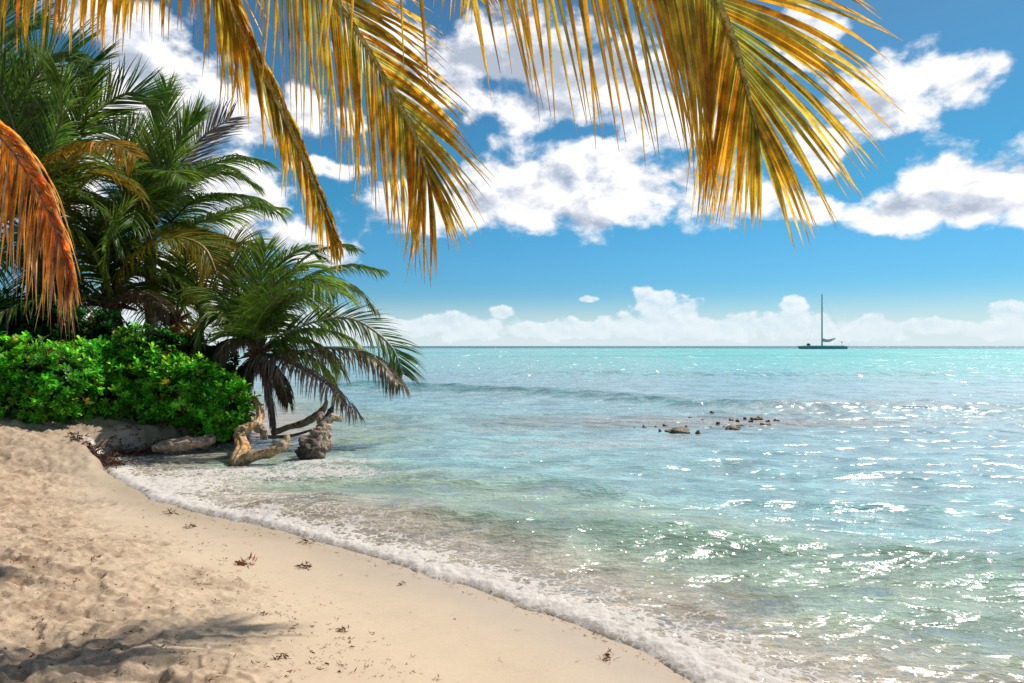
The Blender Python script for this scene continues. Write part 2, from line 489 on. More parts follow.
    t.l(t.bump(fh, 0.55, 0.04), fd.inputs['Normal'])
    tl = t.n('ShaderNodeBsdfTranslucent'); tl.inputs[0].default_value = (.97, .96, .94, 1)
    fm = t.n('ShaderNodeMixShader'); fm.inputs[0].default_value = .45; t.l(fd.outputs[0], fm.inputs[1]); t.l(tl.outputs[0], fm.inputs[2])
    ms = t.n('ShaderNodeMixShader'); t.l(fa, ms.inputs[0]); t.l(sur.outputs[0], ms.inputs[1]); t.l(fm.outputs[0], ms.inputs[2])
    out = t.n('ShaderNodeOutputMaterial'); t.l(ms.outputs[0], out.inputs[0])
    return m

rad = np.concatenate([np.geomspace(0.4, 2.9, 16, endpoint=False), np.geomspace(2.9, 60, 860, endpoint=False), np.geomspace(60, 40000, 150)])
X, Y = polar(900, rad)
GZ, S, _ = ground_z(X, Y, None, False)
S = S + .10 * fbm(X * 1.7, Y * 1.7, 3, 23) * (np.hypot(X, Y) < 40)
OFF = -S
RD = np.hypot(X, Y)
WZ = np.zeros_like(X)
ca, sa = math.cos(R(-14)), math.sin(R(-14))
U = X * ca - Y * sa; V = X * sa + Y * ca     # V: direction of travel, U along crests
wu = U + 0.8 * fbm(X * .3, Y * .3, 2, 90); wv = V + 0.6 * fbm(X * .35, Y * .35, 2, 91)
amp_mask = ss(OFF, 0.1, 2.2)
for lam, el, a, sd in ((4.2, 3.0, 0.0650, 51), (2.2, 2.4, 0.0600, 52), (1.15, 2.0, 0.0468, 53), (.62, 1.7, 0.0300, 54), (.34, 1.5, 0.0179, 55), (.19, 1.4, 0.0088, 56)):
    step = RD * 0.0038
    fade = 1 - ss(step * 5, lam * .35, lam)
    nn = perlin(wu / (lam * el), wv / lam, sd)
    rdg = 1 - 2 * np.abs(perlin(wu / (lam * el) + 7.3, wv / lam + 3.1, sd + 20))
    WZ += a * fade * (0.6 * nn + 0.45 * (rdg - .45)) * (amp_mask if lam > .5 else ss(OFF, 0.0, .8))
# swells
def swell(ctrl, hgt, wf, wb, seed, fadeend=0.12):
    P = np.array([[p.x, p.y] for p in catmull([(a, b, 0) for a, b in ctrl], 17)])
    xd = X + 0.25 * fbm(X * .5, Y * .5, 3, seed); yd = Y + 0.35 * wf * fbm(X * .8, Y * .8, 3, seed + 3)
    d, t, sg = dist_poly(xd, yd, P, True)
    d = d * sg
    pr = np.where(d < 0, np.exp(-(d / wf) ** 2), np.exp(-(d / wb) ** 2))
    return hgt * pr * ss(t, 0, fadeend) * (1 - ss(t, 1 - fadeend, 1)) * (1 + 0.3 * fbm(X * 1.1, Y * 1.1, 2, seed + 9)), d, pr
c1 = [g(210, 500), g(330, 514), g(460, 524), g(600, 538), g(740, 548), g(860, 560), g(1024, 578), g(1250, 600), (10, 3.0)]
sw1, d1, p1 = swell(c1, .15, .42, .9, 61)
sw2, d2, p2 = swell([g(300, 386), g(420, 389), g(540, 394), g(660, 404), g(780, 410), g(900, 411), g(1050, 412), g(1200, 414)], .26, .9, 2.2, 62, .08)
sw3, d3, p3 = swell([g(360, 470), g(450, 478), g(540, 480), g(620, 492), g(800, 500), g(1000, 512)], .07, .35, .7, 63)
sw4, d4, p4 = swell([g(500, 373), g(620, 374), g(760, 376), g(1000, 376)], .22, 1.5, 3, 64)
WZ += sw1 + sw2 + sw3 + sw4
# foam
fw = 0.44 + 0.34 * fbm(X * 1.3, Y * 1.3, 3, 71) + 0.14 * ss(X, -1.0, 1.2) - .06 * ss(-X, 1.2, 2.6)
edge = (.58 + .36 * (1 - ss(OFF, -.05, fw * .8))) * (1 - ss(OFF, fw * .6, fw * 1.6))
lace = 0.44 * (1 - ss(OFF, .3, 1.3))
foam = np.maximum(edge * 1.0, lace)
def blob(px, py, rx, ry, rot=0):
    cx, cy = g(px, py); q = R(rot)
    dx = X - cx; dy = Y - cy
    a = (dx * math.cos(q) + dy * math.sin(q)) / rx; b = (-dx * math.sin(q) + dy * math.cos(q)) / ry
    return np.exp(-(a * a + b * b))
for (px, py, rx, ry, rot, k) in ((170, 486, 1.25, .9, -35, .88), (215, 474, 1.3, .75, 0, .78), (265, 474, 1.3, .5, 0, .74), (330, 470, 1.3, .5, -10, .76), (345, 462, .9, .4, 0, .7), (240, 497, 1.4, .5, -20, .56),
                             (243, 472, .6, .35, 0, .95), (310, 463, .6, .4, 0, .9), (620, 444, 2.4, .5, 0, .5), (560, 440, 1.6, .4, 0, .47), (690, 436, 2.0, .4, 0, .48),
                             (700, 421, 3.0, .6, 0, .52), (790, 412, 3, 1.0, 0, .52), (505, 452, 1.5, .4, 0, .42), (880, 411, 4, .8, 0, .5), (450, 430, 2.5, .7, 0, .4)):
    foam = np.maximum(foam, blob(px, py, rx, ry, rot) * k)
foam = np.maximum(foam, .42 * np.exp(-((d2 + .1) / .5) ** 2) * ss(X, -4, 12))  # white on the far crest painted in for its sun sparkle
foam = foam * (1 - .6 * ss(Y, 13, 14.2) * (X < -1))
foam = np.where(RD > 300, 0, foam) * (1 - ss(S, .02, .22))
lump = fbm(X * 9, Y * 9, 4, 81, .6)
WZ += np.clip(foam - .35, 0, .65) * (0.075 + 0.06 * lump) * (1 - ss(RD, 14, 22))
# swash lifts the edge; behind it water level is flat
WZ = WZ * (1 - ss(S, .05, .3)) - .05 * ss(S, .08, .35)
dep = np.clip(-GZ, 0, None)
op = 1 - np.exp(-(dep + .01) * 8.0)
op = np.where(RD > 20, np.maximum(op, ss(RD, 20, 40)), op)
shal, grn, lit_, blu = (0.86, 0.74, 0.58), (0.42, 0.55, 0.41), (0.34, 0.58, 0.57), (0.34, 0.56, 0.59)
t1 = ss(OFF + .4 * fbm(X * .6, Y * .6, 3, 95), .5, 1.7)
C = lerp3(shal, grn, t1)
t2 = ss(OFF, 2.4, 4.2)
C = C * (1 - t2[..., None]) + np.array(lit_)[None, None] * t2[..., None]
gf = np.clip(p1 * (d1 < .1) * 1.0, 0, 1) * ss(OFF, .5, 1.6)
C = C * (1 - gf[..., None] * .8) + np.array((0.32, 0.50, 0.37))[None, None] * gf[..., None] * .8
t3 = ss(OFF, 4.5, 9)
C = C * (1 - t3[..., None]) + np.array(blu)[None, None] * t3[..., None]
# far water: turquoise sand flats, then reef, then deep
az = np.degrees(np.arctan2(X, np.maximum(Y, 1)))
tq = ss(RD, 26, 70) * (0.25 + 0.75 * ss(az, -8, 24)) * (0.85 + .3 * fbm(X * .03, Y * .05, 3, 99))
tq = np.clip(tq, 0, 1)
C = C * (1 - tq[..., None]) + np.array((0.11, 0.64, 0.56))[None, None] * tq[..., None]
patch = ss(fbm(X * .012, Y * .035, 3, 101), .08, .35) * ss(RD, 60, 120) * .55
C = C * (1 - patch[..., None]) + np.array((0.10, 0.45, 0.44))[None, None] * patch[..., None]
dk = ss(RD, 420, 700)
C = C * (1 - dk[..., None]) + np.array((0.03, 0.16, 0.20))[None, None] * dk[..., None]
gr2 = np.clip(p2 * (d2 < .3), 0, 1) * (1 - ss(X, 2, 12)) * .8
C = C * (1 - gr2[..., None]) + np.array((0.05, 0.24, 0.22))[None, None] * gr2[..., None]
rf = np.clip(blob(715, 422, 5.6, 1.4, 0) * (1.0 + 1.6 * fbm(X * .9, Y * 1.6, 4, 33)), 0, .85)
C = C * (1 - rf[..., None]) + np.array((0.30, 0.24, 0.17))[None, None] * rf[..., None]
sea = sheet('sea_water', X, Y, WZ, water_material(), {'opq': op, 'foam': foam, 'far': ss(RD, 25, 160)}, {'Col': C})
tag(sea, kind='structure')

# ------------------------------------------------------------------ palm fronds
def mixc(a, b, t):
    return tuple(a[i] * (1 - t) + b[i] * t for i in range(3))

GREEN = dict(base=(0.12, 0.23, 0.025), tip=(0.22, 0.32, 0.035), rach=(0.20, 0.22, 0.06), dead=(0.22, 0.15, 0.10), pd=0.05)
DARK = dict(base=(0.07, 0.155, 0.018), tip=(0.13, 0.22, 0.025), rach=(0.12, 0.13, 0.04), dead=(0.16, 0.10, 0.08), pd=0.05)
YELL = dict(base=(0.09, 0.15, 0.015), tip=(0.38, 0.27, 0.02), rach=(0.40, 0.24, 0.06), dead=(0.45, 0.24, 0.03), pd=0.15)
ORNG = dict(base=(0.10, 0.12, 0.015), tip=(0.62, 0.27, 0.02), rach=(0.32, 0.22, 0.06), dead=(0.55, 0.25, 0.03), pd=0.3)
GREY = dict(base=(0.17, 0.13, 0.115), tip=(0.30, 0.235, 0.23), rach=(0.20, 0.14, 0.09), dead=(0.25, 0.17, 0.13), pd=0.3)
BRWN = dict(base=(0.11, 0.12, 0.03), tip=(0.17, 0.095, 0.075), rach=(0.28, 0.22, 0.12), dead=(0.16, 0.10, 0.08), pd=0.35)
PALE = dict(base=(0.06, 0.14, 0.03), tip=(0.12, 0.2, 0.05), rach=(0.42, 0.40, 0.28), dead=(0.3, 0.24, 0.2), pd=0.08)
NEARP = dict(base=(0.19, 0.225, 0.035), tip=(0.78, 0.44, 0.06), rach=(0.42, 0.36, 0.10), dead=(0.50, 0.22, 0.02), pd=0.3)
NEARO = dict(base=(0.30, 0.25, 0.03), tip=(0.80, 0.42, 0.05), rach=(0.42, 0.30, 0.10), dead=(0.62, 0.26, 0.02), pd=0.3)
DEADO = dict(base=(0.85, 0.38, 0.05), tip=(0.62, 0.33, 0.12), rach=(0.40, 0.20, 0.10), dead=(0.38, 0.27, 0.18), pd=0.45)

def frond(parent, origin, ctrl, L, n, pal, seed, face=0.0, side=1.0, a0=75, a1=25, droop=0.16, upper_droop=None, t0=0.14, width=0.044, segs=5, fold=False,
          rr=0.022, mat=None, label=None, prof=None, lift=0.1, jit=0.12, grav_up=1.0, lower=1.0, upper=1.0, name='frond', fray=0.0, tp=1.0, tidy=1.0, ap=1.0):
    """one palm frond: leaflets are the frond's own mesh, its midrib is a child"""
    rnd = random.Random(seed)
    K = 48
    Cv = catmull(ctrl, K)
    rb = MB()
    tube(rb, ctrl, [rr * 1.6] + [rr] * (len(ctrl) - 2) + [rr * .2], sides=6, color=pal['rach'], n=K // 2)
    mb = MB()
    S_prev = None
    length = sum((Cv[i + 1] - Cv[i]).length for i in range(K))
    for i in range(n):
        t = t0 + (1 - t0) * ((i + .5) / n) ** tp
        for sg in (-1, 1):
            tt = min(.999, max(0, t + rnd.uniform(-.4, .4) * tidy * (1 - t0) / n))
            u = tt * K; k = min(int(u), K - 1); fr = u - k
            p = Cv[k].lerp(Cv[k + 1], fr)
            T = (Cv[min(k + 2, K)] - Cv[max(k - 1, 0)]).normalized()
            N = Vector((0, -face, 1 - abs(face)))
            N = N - T * N.dot(T)
            if N.length < 1e-3: N = Vector((0, -1, 0)) - T * T.y * -1
            N.normalize()
            Sd = T.cross(N).normalized() * side
            up_side = (Sd * sg).z > 0
            ks = upper if up_side else lower
            if prof: ln = L * prof(tt)
            else: ln = L * (0.42 + 0.58 * math.sin(math.pi * min(1, 0.12 + 0.80 * tt)) ** 0.8)
            if tt > .9: ln *= 1 - (tt - .9) * (3.0 if ap == 1 else 1.0)
            ln *= ks * rnd.uniform(1 - jit, 1 + jit * .6)
            if rnd.random() < fray: ln *= rnd.uniform(.4, .85)
            ang = R(a0 + (a1 - a0) * tt ** ap + rnd.gauss(0, 3.5 * tidy))
            D = (T * math.cos(ang) + Sd * sg * math.sin(ang) + N * lift).normalized()
            dr = droop * (grav_up if up_side else 1.0) * rnd.uniform(.75, 1.3)
            isdead = rnd.random() < pal['pd']
            if isdead: dr *= 1.5
            w = width * rnd.uniform(.8, 1.15) * (1 - .3 * tt)
            q = p.copy(); verts = []; cols = []
            roll = rnd.gauss(0, .35 * tidy)
            cb = pal['dead'] if isdead else mixc(pal['base'], pal['tip'], rnd.uniform(0, .35))
            ct = mixc(pal['tip'], pal['dead'], .7 if isdead else rnd.uniform(0, .25))
            br = rnd.uniform(.75, 1.25)
            sway = Vector((rnd.gauss(0, .03), rnd.gauss(0, .03), 0)) * tidy
            for s_ in range(segs + 1):
                uu = s_ / segs
                Wd = T - D * T.dot(D)
                if Wd.length < .12: Wd = Wd + Sd * .3 - D * Sd.dot(D) * .3
                Wd.normalize()
                Bn = D.cross(Wd)
                Wd = (Wd * math.cos(roll) + Bn * math.sin(roll)); Bn = D.cross(Wd)
                wp = (0.55 + 1.6 * uu if uu < .28 else (1 - ((uu - .28) / .72) ** 1.5)) * w * .5
                if s_ == segs: wp = w * .03
                c = mixc(cb, ct, uu ** 1.3); c = (c[0] * br, c[1] * br, c[2] * br)
                if uu > .93: c = mixc(c, (0.12, 0.06, 0.03), .6)
                if fold:
                    verts += [q - Wd * wp + Bn * wp * .45, q, q + Wd * wp + Bn * wp * .45]
                    cols += [c, mixc(c, pal['rach'], .3), c]
                else:
                    verts += [q - Wd * wp, q + Wd * wp]; cols += [c, c]
                q = q + D * (ln / segs)
                D = (D + Vector((0, 0, -1)) * dr * (1.0 + uu) + sway).normalized()
            m = 3 if fold else 2
            faces = []
            for s_ in range(segs):
                for j in range(m - 1):
                    a = s_ * m + j
                    faces.append((a, a + 1, a + m + 1, a + m))
            mb.add(verts, faces, cols)
    fo = mb.build(name, mat or M_leaf, parent, origin, smooth=True)
    if label: fo['label'] = label
    rb.build('rachis', M_rachis, fo, origin)
    return fo

def trunk(parent, origin, ctrl, radii, color=(0.13, 0.10, 0.075)):
    mb = MB()
    n = 60
    def cf(t, a, q):
        k = 1.0 if math.sin(t * 190) > -.4 else .55
        return (color[0] * k, color[1] * k, color[2] * k)
    tube(mb, ctrl, radii, sides=14, rough=.12, nscale=5, n=n, color_fn=cf)
    mb.build('trunk', M_trunk, parent, origin)

def crown_fibre(parent, origin, c, r, color=(0.16, 0.095, 0.05), seed=0):
    rnd = random.Random(seed); mb = MB()
    for i in range(16):
        a = rnd.uniform(0, 6.28); e = rnd.uniform(-.3, 1.2)
        d = Vector((math.cos(a) * math.cos(e), math.sin(a) * math.cos(e), math.sin(e)))
        tube(mb, [c - Vector((0, 0, r)) + d * r * .3, c + d * r * .7, c + d * r * 2.2], [r * .28, r * .3, r * .1], sides=6, color=tuple(q * rnd.uniform(.6, 1.3) for q in color), n=6)
    mb.build('crown_base', M_trunk, parent, origin)

def palm(label, base, crown, specs, rad=(0.2, 0.13, 0.11), bend=None, extra=0, pal=DARK, seed=1, Lx=3.6, name='coconut_palm', extra_cfg=None, fib=.16, sc=1.0):
    Lx *= sc; fib *= sc
    root = empty(name, base); tag(root, label, 'palm tree')
    b = Vector(base); c = Vector(crown)
    mid = b.lerp(c, .5) + Vector(bend or (0, 0, 0))
    trunk(root, b, [b - Vector((0, 0, .3)), b.lerp(mid, .5) + Vector(bend or (0, 0, 0)) * .25, mid, c], [rad[0] * 1.25, rad[0], rad[1], rad[2]])
    crown_fibre(root, b, c, fib, seed=seed)
    for i, sp in enumerate(specs):
        d = dict(L=0.95, n=62, pal=pal, seed=seed * 100 + i); d.update(sp[1])
        if 'mat' not in d: d['n'] = int(d['n'] * 1.3); d['L'] *= 1.1 * sc; d['width'] = .044 * sc; d['rr'] = d.get('rr', .022) * sc
        pts = [c] + [Vector(p) for p in sp[0]]
        frond(root, b, pts, **d)
    rnd = random.Random(seed + 5)
    for i in range(extra):
        cfg = extra_cfg or {}
        a = rnd.uniform(*cfg.get('az', (0, 2 * math.pi))); e = rnd.uniform(*cfg.get('el', (-.1, 1.1)))
        Lf = Lx * rnd.uniform(.8, 1.1)
        d = Vector((math.cos(a) * math.cos(e), math.sin(a) * math.cos(e), math.sin(e)))
        pts = [c]; q = c.copy()
        for k in range(4):
            q = q + d * Lf / 4; pts.append(q.copy()); d = (d + Vector((0, 0, -.28 - .12 * k))).normalized()
        frond(root, b, pts, L=.95 * sc, n=60, width=.044 * sc, pal=rnd.choice([pal, pal, GREEN, DARK]), seed=seed * 1000 + i, lift=.15, droop=.14)
    return root

def W(pts, Y0, dy):
    n = len(pts)
    return [at(p[0], p[1], Y0 + dy * (i + 1) / n) for i, p in enumerate(pts)]

# --- the right hand low palm over the water
b3 = Vector((-6.0, 15.0, gz(-6.0, 15.0)))
c3 = at(256, 354, 14.1)
palm('low coconut palm leaning over the water with drooping brown fronds', b3, c3, [
    (W([(276, 338), (318, 321), (355, 320), (390, 345), (403, 374)], 14.1, -.4), dict(pal=PALE, L=.8, face=.35, a0=70, a1=35, droop=.10, grav_up=.7, label='green frond with a pale midrib reaching farthest over the water', n=70)),
    (W([(280, 354), (333, 348), (374, 358), (398, 383)], 14.1, -.9), dict(pal=BRWN, L=.8, face=.0, a0=75, a1=45, droop=.35, label='browning frond arching just above the sea horizon', n=66)),
    (W([(270, 355), (296, 366), (327, 384), (356, 414)], 14.1, -1.3), dict(pal=GREY, L=.62, a0=70, a1=50, droop=.4, label='dead frond drooping to the water', n=56, fray=.2)),
    (W([(254, 330), (275, 298), (303, 280), (335, 293)], 14.1, -1.2), dict(pal=GREEN, L=1.05, face=.15, a0=70, a1=40, droop=.22, n=72)),
    (W([(256, 320), (259, 285), (266, 248)], 14.1, .4), dict(pal=GREEN, L=.8, face=.6, a0=55, a1=25, droop=.05, n=60)),
    (W([(272, 320), (300, 282), (345, 266), (380, 270)], 14.1, .8), dict(pal=DARK, L=.65, a0=70, a1=40, droop=.2)),
    (W([(268, 325), (305, 290), (345, 285), (372, 305)], 14.1, .4), dict(pal=PALE, L=.75, a0=70, a1=40, droop=.2)),
    (W([(250, 325), (238, 290), (233, 258)], 14.1, .5), dict(pal=DARK, L=.85, face=.5, a0=60, a1=30, droop=.08)),
    (W([(260, 315), (275, 270), (300, 250), (318, 256)], 14.1, 1.2), dict(pal=DARK, L=.7, face=.2, a0=60, a1=30, droop=.1)),
    (W([(264, 315), (300, 262), (335, 246), (356, 250)], 14.1, 1.8), dict(pal=DARK, L=.5, a0=60, a1=30, droop=.15)),
    (W([(264, 372), (270, 400), (274, 430)], 14.1, -.2), dict(pal=GREY, L=.45, a0=35, a1=10, droop=.5, label='dead frond hanging straight down beside the trunk', n=40)),
    (W([(240, 335), (222, 318), (206, 326), (196, 345)], 14.1, -.6), dict(pal=DARK, L=.75, a0=70, a1=40, droop=.22)),
    (W([(245, 340), (228, 342), (214, 360)], 14.1, -.9), dict(pal=BRWN, L=.5, a0=70, a1=40, droop=.4)),
    (W([(270, 345), (295, 338), (322, 348), (340, 370)], 14.1, 1.0), dict(pal=DARK, L=.8, a0=70, a1=40, droop=.25)),
    (W([(262, 325), (282, 300), (310, 300), (332, 325)], 14.1, 1.6), dict(pal=GREEN, L=.9, a0=70, a1=40, droop=.2)),
    (W([(275, 350), (300, 352), (322, 366), (338, 392)], 14.1, .6), dict(pal=GREEN, L=.75, a0=70, a1=40, droop=.3)),
    (W([(272, 345), (302, 330), (340, 334), (372, 356)], 14.1, .8), dict(pal=GREEN, L=.85, a0=70, a1=40, droop=.25)),
    (W([(250, 362), (244, 380), (240, 400)], 14.1, -.6), dict(pal=BRWN, L=.5, a0=50, a1=25, droop=.4)),
    (W([(266, 362), (280, 378), (288, 402)], 14.1, -.7), dict(pal=BRWN, L=.5, a0=50, a1=25, droop=.45)),
    (W([(258, 325), (266, 300), (285, 275), (306, 268)], 14.1, -1.0), dict(pal=GREEN, L=.9, face=.2, a0=65, a1=35, droop=.15)),
    (W([(246, 335), (232, 305), (214, 292), (198, 300)], 14.1, .4), dict(pal=GREEN, L=.85, a0=65, a1=35, droop=.2)),
], rad=(.12, .085, .08), bend=(-.15, 0, 0), pal=GREEN, seed=3, sc=1.1)

# --- small palm between
c4 = at(176, 322, 15.8); b4 = Vector((-7.7, 16.2, gz(-7.7, 16.2)))
palm('small sparse coconut palm in the middle behind the shrubs, sky showing through it', b4, c4, [
    (W([(186, 300), (206, 274), (222, 255), (242, 242), (258, 248)], 15.8, 0), dict(pal=YELL, L=.85, face=.4, a0=70, a1=40, droop=.1)),
    (W([(160, 305), (146, 296), (134, 297), (122, 306)], 15.8, -.5), dict(pal=DARK, L=.6, droop=.3)),
    (W([(192, 330), (206, 314), (222, 309), (236, 316), (246, 332)], 15.8, -.5), dict(pal=YELL, L=.7, droop=.2, face=.2)),
    (W([(184, 330), (196, 342), (210, 358)], 15.8, -1), dict(pal=YELL, L=.45, droop=.45)),
    (W([(180, 290), (186, 262), (196, 235)], 15.8, .8), dict(pal=DARK, L=.7, face=.4, droop=.08)),
    (W([(166, 335), (150, 338), (138, 350)], 15.8, -.8), dict(pal=BRWN, L=.5, droop=.4)),
], rad=(.12, .09, .08), seed=4, sc=1.15)

# --- palm with the arching orange-ribbed frond
c2 = at(112, 304, 14.8); b2 = Vector((-8.6, 15.4, gz(-8.6, 15.4)))
palm('coconut palm behind the shrubs with an orange ribbed frond arching right', b2, c2, [
    (W([(118, 275), (140, 250), (174, 238), (204, 248), (220, 282)], 14.8, -.5), dict(pal=YELL, L=.95, face=.3, a0=70, a1=35, droop=.18, n=74, rr=.028, grav_up=.5, label='arching frond with an orange midrib')),
    (W([(105, 270), (95, 235), (78, 215), (52, 215)], 14.8, -.6), dict(pal=DARK, L=.9, face=.2, droop=.15)),
    (W([(115, 265), (120, 225), (132, 195), (150, 180)], 14.8, .5), dict(pal=DARK, L=.9, face=.4, droop=.1)),
    (W([(122, 280), (150, 270), (180, 280), (200, 305)], 14.8, .2), dict(pal=DARK, L=.9, droop=.2)),
    (W([(108, 272), (110, 240), (122, 215)], 14.8, -1.4), dict(pal=GREEN, L=.8, face=.5, droop=.1)),
    (W([(95, 295), (75, 285), (50, 292), (30, 315)], 14.8, -.5), dict(pal=DARK, L=.9, droop=.2)),
    (W([(110, 318), (118, 330), (128, 346)], 14.8, -.8), dict(pal=GREY, L=.5, droop=.45)),
    (W([(122, 300), (140, 292), (158, 300), (170, 318)], 14.8, -1), dict(pal=BRWN, L=.6, droop=.35)),
], rad=(.2, .15, .13), seed=2, sc=1.18, extra=7, extra_cfg=dict(az=(1.6, 5.0), el=(.0, 1.2)), Lx=3.2, fib=.2)

# --- tall middle palm whose crown spreads in front of the clouds
c5 = at(150, 232, 17); b5 = Vector((-9.3, 17.7, gz(-9.3, 17.7)))
palm('tall green coconut palm with its round crown outlined on the clouds', b5, c5, [
    (W([(152, 190), (157, 150), (164, 118), (167, 88)], 17, .2), dict(pal=GREEN, L=.8, face=.7, a0=50, a1=18, droop=.02, n=70)),
    (W([(160, 190), (172, 160), (185, 132), (199, 113)], 17, -.2), dict(pal=GREEN, L=.8, face=.6, a0=50, a1=20, droop=.05, n=66)),
    (W([(165, 195), (180, 165), (202, 138), (230, 118)], 17, .8), dict(pal=GREY, L=1.0, face=.7, a0=55, a1=35, droop=.02, label='dead grey frond spread against the clouds')),
    (W([(162, 200), (180, 178), (207, 166), (235, 158), (258, 160)], 17, -.8), dict(pal=DARK, L=.95, face=.1, droop=.18, n=70)),
    (W([(170, 222), (188, 205), (207, 196), (244, 196), (272, 210)], 17, -1.2), dict(pal=DARK, L=.9, face=.1, droop=.2, n=70)),
    (W([(175, 232), (200, 222), (218, 216), (248, 207), (280, 208)], 17, -.4), dict(pal=GREEN, L=.8, droop=.18, n=66)),
    (W([(168, 205), (190, 180), (222, 172), (250, 182)], 17, .5), dict(pal=DARK, L=.9, droop=.15)),
    (W([(145, 195), (135, 160), (118, 135), (98, 125)], 17, .3), dict(pal=DARK, L=.9, face=.4, droop=.1)),
    (W([(140, 200), (118, 178), (95, 175), (75, 190)], 17, -.4), dict(pal=GREEN, L=.9, droop=.15)),
    (W([(142, 225), (122, 215), (100, 222), (88, 245)], 17, -1), dict(pal=DARK, L=.9, droop=.2)),
    (W([(160, 235), (180, 228), (204, 236), (222, 258)], 17, -1.2), dict(pal=GREEN, L=.85, droop=.2)),
    (W([(172, 225), (200, 230), (230, 240), (250, 262)], 17, .8), dict(pal=DARK, L=.8, droop=.22)),
    (W([(150, 200), (148, 170), (140, 140), (128, 120)], 17, 1), dict(pal=GREEN, L=.8, face=.5, droop=.05)),
    (W([(153, 205), (160, 180), (172, 172), (186, 182)], 17, -2), dict(pal=GREEN, L=.8, face=.2, droop=.12)),
], rad=(.2, .15, .13), seed=5, sc=1.17, extra=12, pal=DARK, extra_cfg=dict(az=(1.6, 5.2), el=(-.4, .9)), Lx=3.6)

# --- left palm, crown behind the dead frond
c1p = at(38, 236, 13.9); b1 = Vector((-10.1, 14.4, gz(-10.1, 14.4)))
palm('tall dark coconut palm at the left with a yellow tipped frond', b1, c1p, [
    (W([(15, 180), (9, 126), (28, 88), (50, 58), (78, 50)], 13.9, -.6), dict(pal=DARK, L=1.15, face=.7, a0=65, a1=35, droop=.04, n=80, rr=.03)),
    (W([(30, 170), (42, 118), (72, 80), (104, 58)], 13.9, 0), dict(pal=DARK, L=.9, face=.5, a0=60, a1=25, droop=.05)),
    (W([(45, 180), (75, 133), (98, 110), (130, 93), (157, 102)], 13.9, .8), dict(pal=DARK, L=.95, face=.7, a0=65, a1=40, droop=.02, n=72)),
    (W([(50, 190), (70, 140), (84, 102), (94, 76)], 13.9, .3), dict(pal=GREEN, L=.8, face=.6, a0=60, a1=25, droop=.05)),
    (W([(42, 195), (60, 168), (85, 147), (112, 144), (136, 157)], 13.9, -1.2), dict(pal=ORNG, L=.95, face=.25, a0=72, a1=35, droop=.16, grav_up=.3, n=74, label='frond turning orange at its tip', upper=.5)),
    (W([(20, 170), (-10, 110), (0, 45), (42, 18)], 13.9, 0), dict(pal=DARK, L=1.1, face=.6, droop=.06, n=76)),
    (W([(10, 180), (-20, 130), (-20, 60), (10, 10), (30, -10)], 13.9, .6), dict(pal=DARK, L=1.2, face=.6, droop=.05, n=76)),
    (W([(25, 200), (0, 170), (-30, 170), (-60, 200)], 13.9, 0), dict(pal=DARK, L=1, droop=.1)),
    (W([(50, 215), (75, 200), (100, 210), (118, 240)], 13.9, .3), dict(pal=DARK, L=1, droop=.16)),
    (W([(50, 230), (72, 232), (92, 250), (104, 280)], 13.9, .5), dict(pal=GREEN, L=.9, droop=.2)),
    (W([(48, 200), (80, 175), (115, 178), (142, 200)], 13.9, .9), dict(pal=YELL, L=.9, droop=.16)),
    (W([(38, 195), (52, 150), (62, 110), (60, 75)], 13.9, -1.2), dict(pal=DARK, L=.9, face=.6, droop=.06)),
    (W([(45, 250), (58, 275), (66, 305)], 13.9, 1), dict(pal=DARK, L=.8, droop=.3)),
    (W([(25, 200), (18, 140), (2, 95), (-20, 70)], 13.9, -.6), dict(pal=DARK, L=1.1, face=.6, droop=.06)),
    (W([(30, 200), (40, 150), (30, 100), (20, 62)], 13.9, 1.2), dict(pal=GREEN, L=1.1, face=.6, droop=.06)),
], rad=(.22, .17, .14), seed=1, sc=1.19, extra=11, extra_cfg=dict(az=(.6, 5.0), el=(-.05, .9)), Lx=3.3)

# --- near palm at the left edge with the hanging orange dead frond
cE = at(-235, 150, 5.6); bE = Vector((-6.6, 4.6, gz(-6.6, 4.6)))
palm('near palm at the left edge with one dead orange frond hanging down', bE, cE, [
    (W([(-170, 100), (-90, 98), (-12, 128), (30, 178), (56, 232), (72, 278)], 5.6, -1.0), dict(pal=DEADO, L=1.12, face=.6, a0=36, a1=8, ap=2.0, droop=.17, grav_up=1.6, upper=.72, n=120, width=.028, segs=8, fold=True, rr=.007, mat=M_near, label='dead orange frond hanging into view', jit=.2, fray=.25,
        prof=lambda t: 1.0 if t < .55 else 1 - (t - .55) * 1.3, t0=.3)),
], rad=(.2, .15, .13), extra=6, extra_cfg=dict(az=(2.2, 4.9), el=(0, 1)), seed=8)

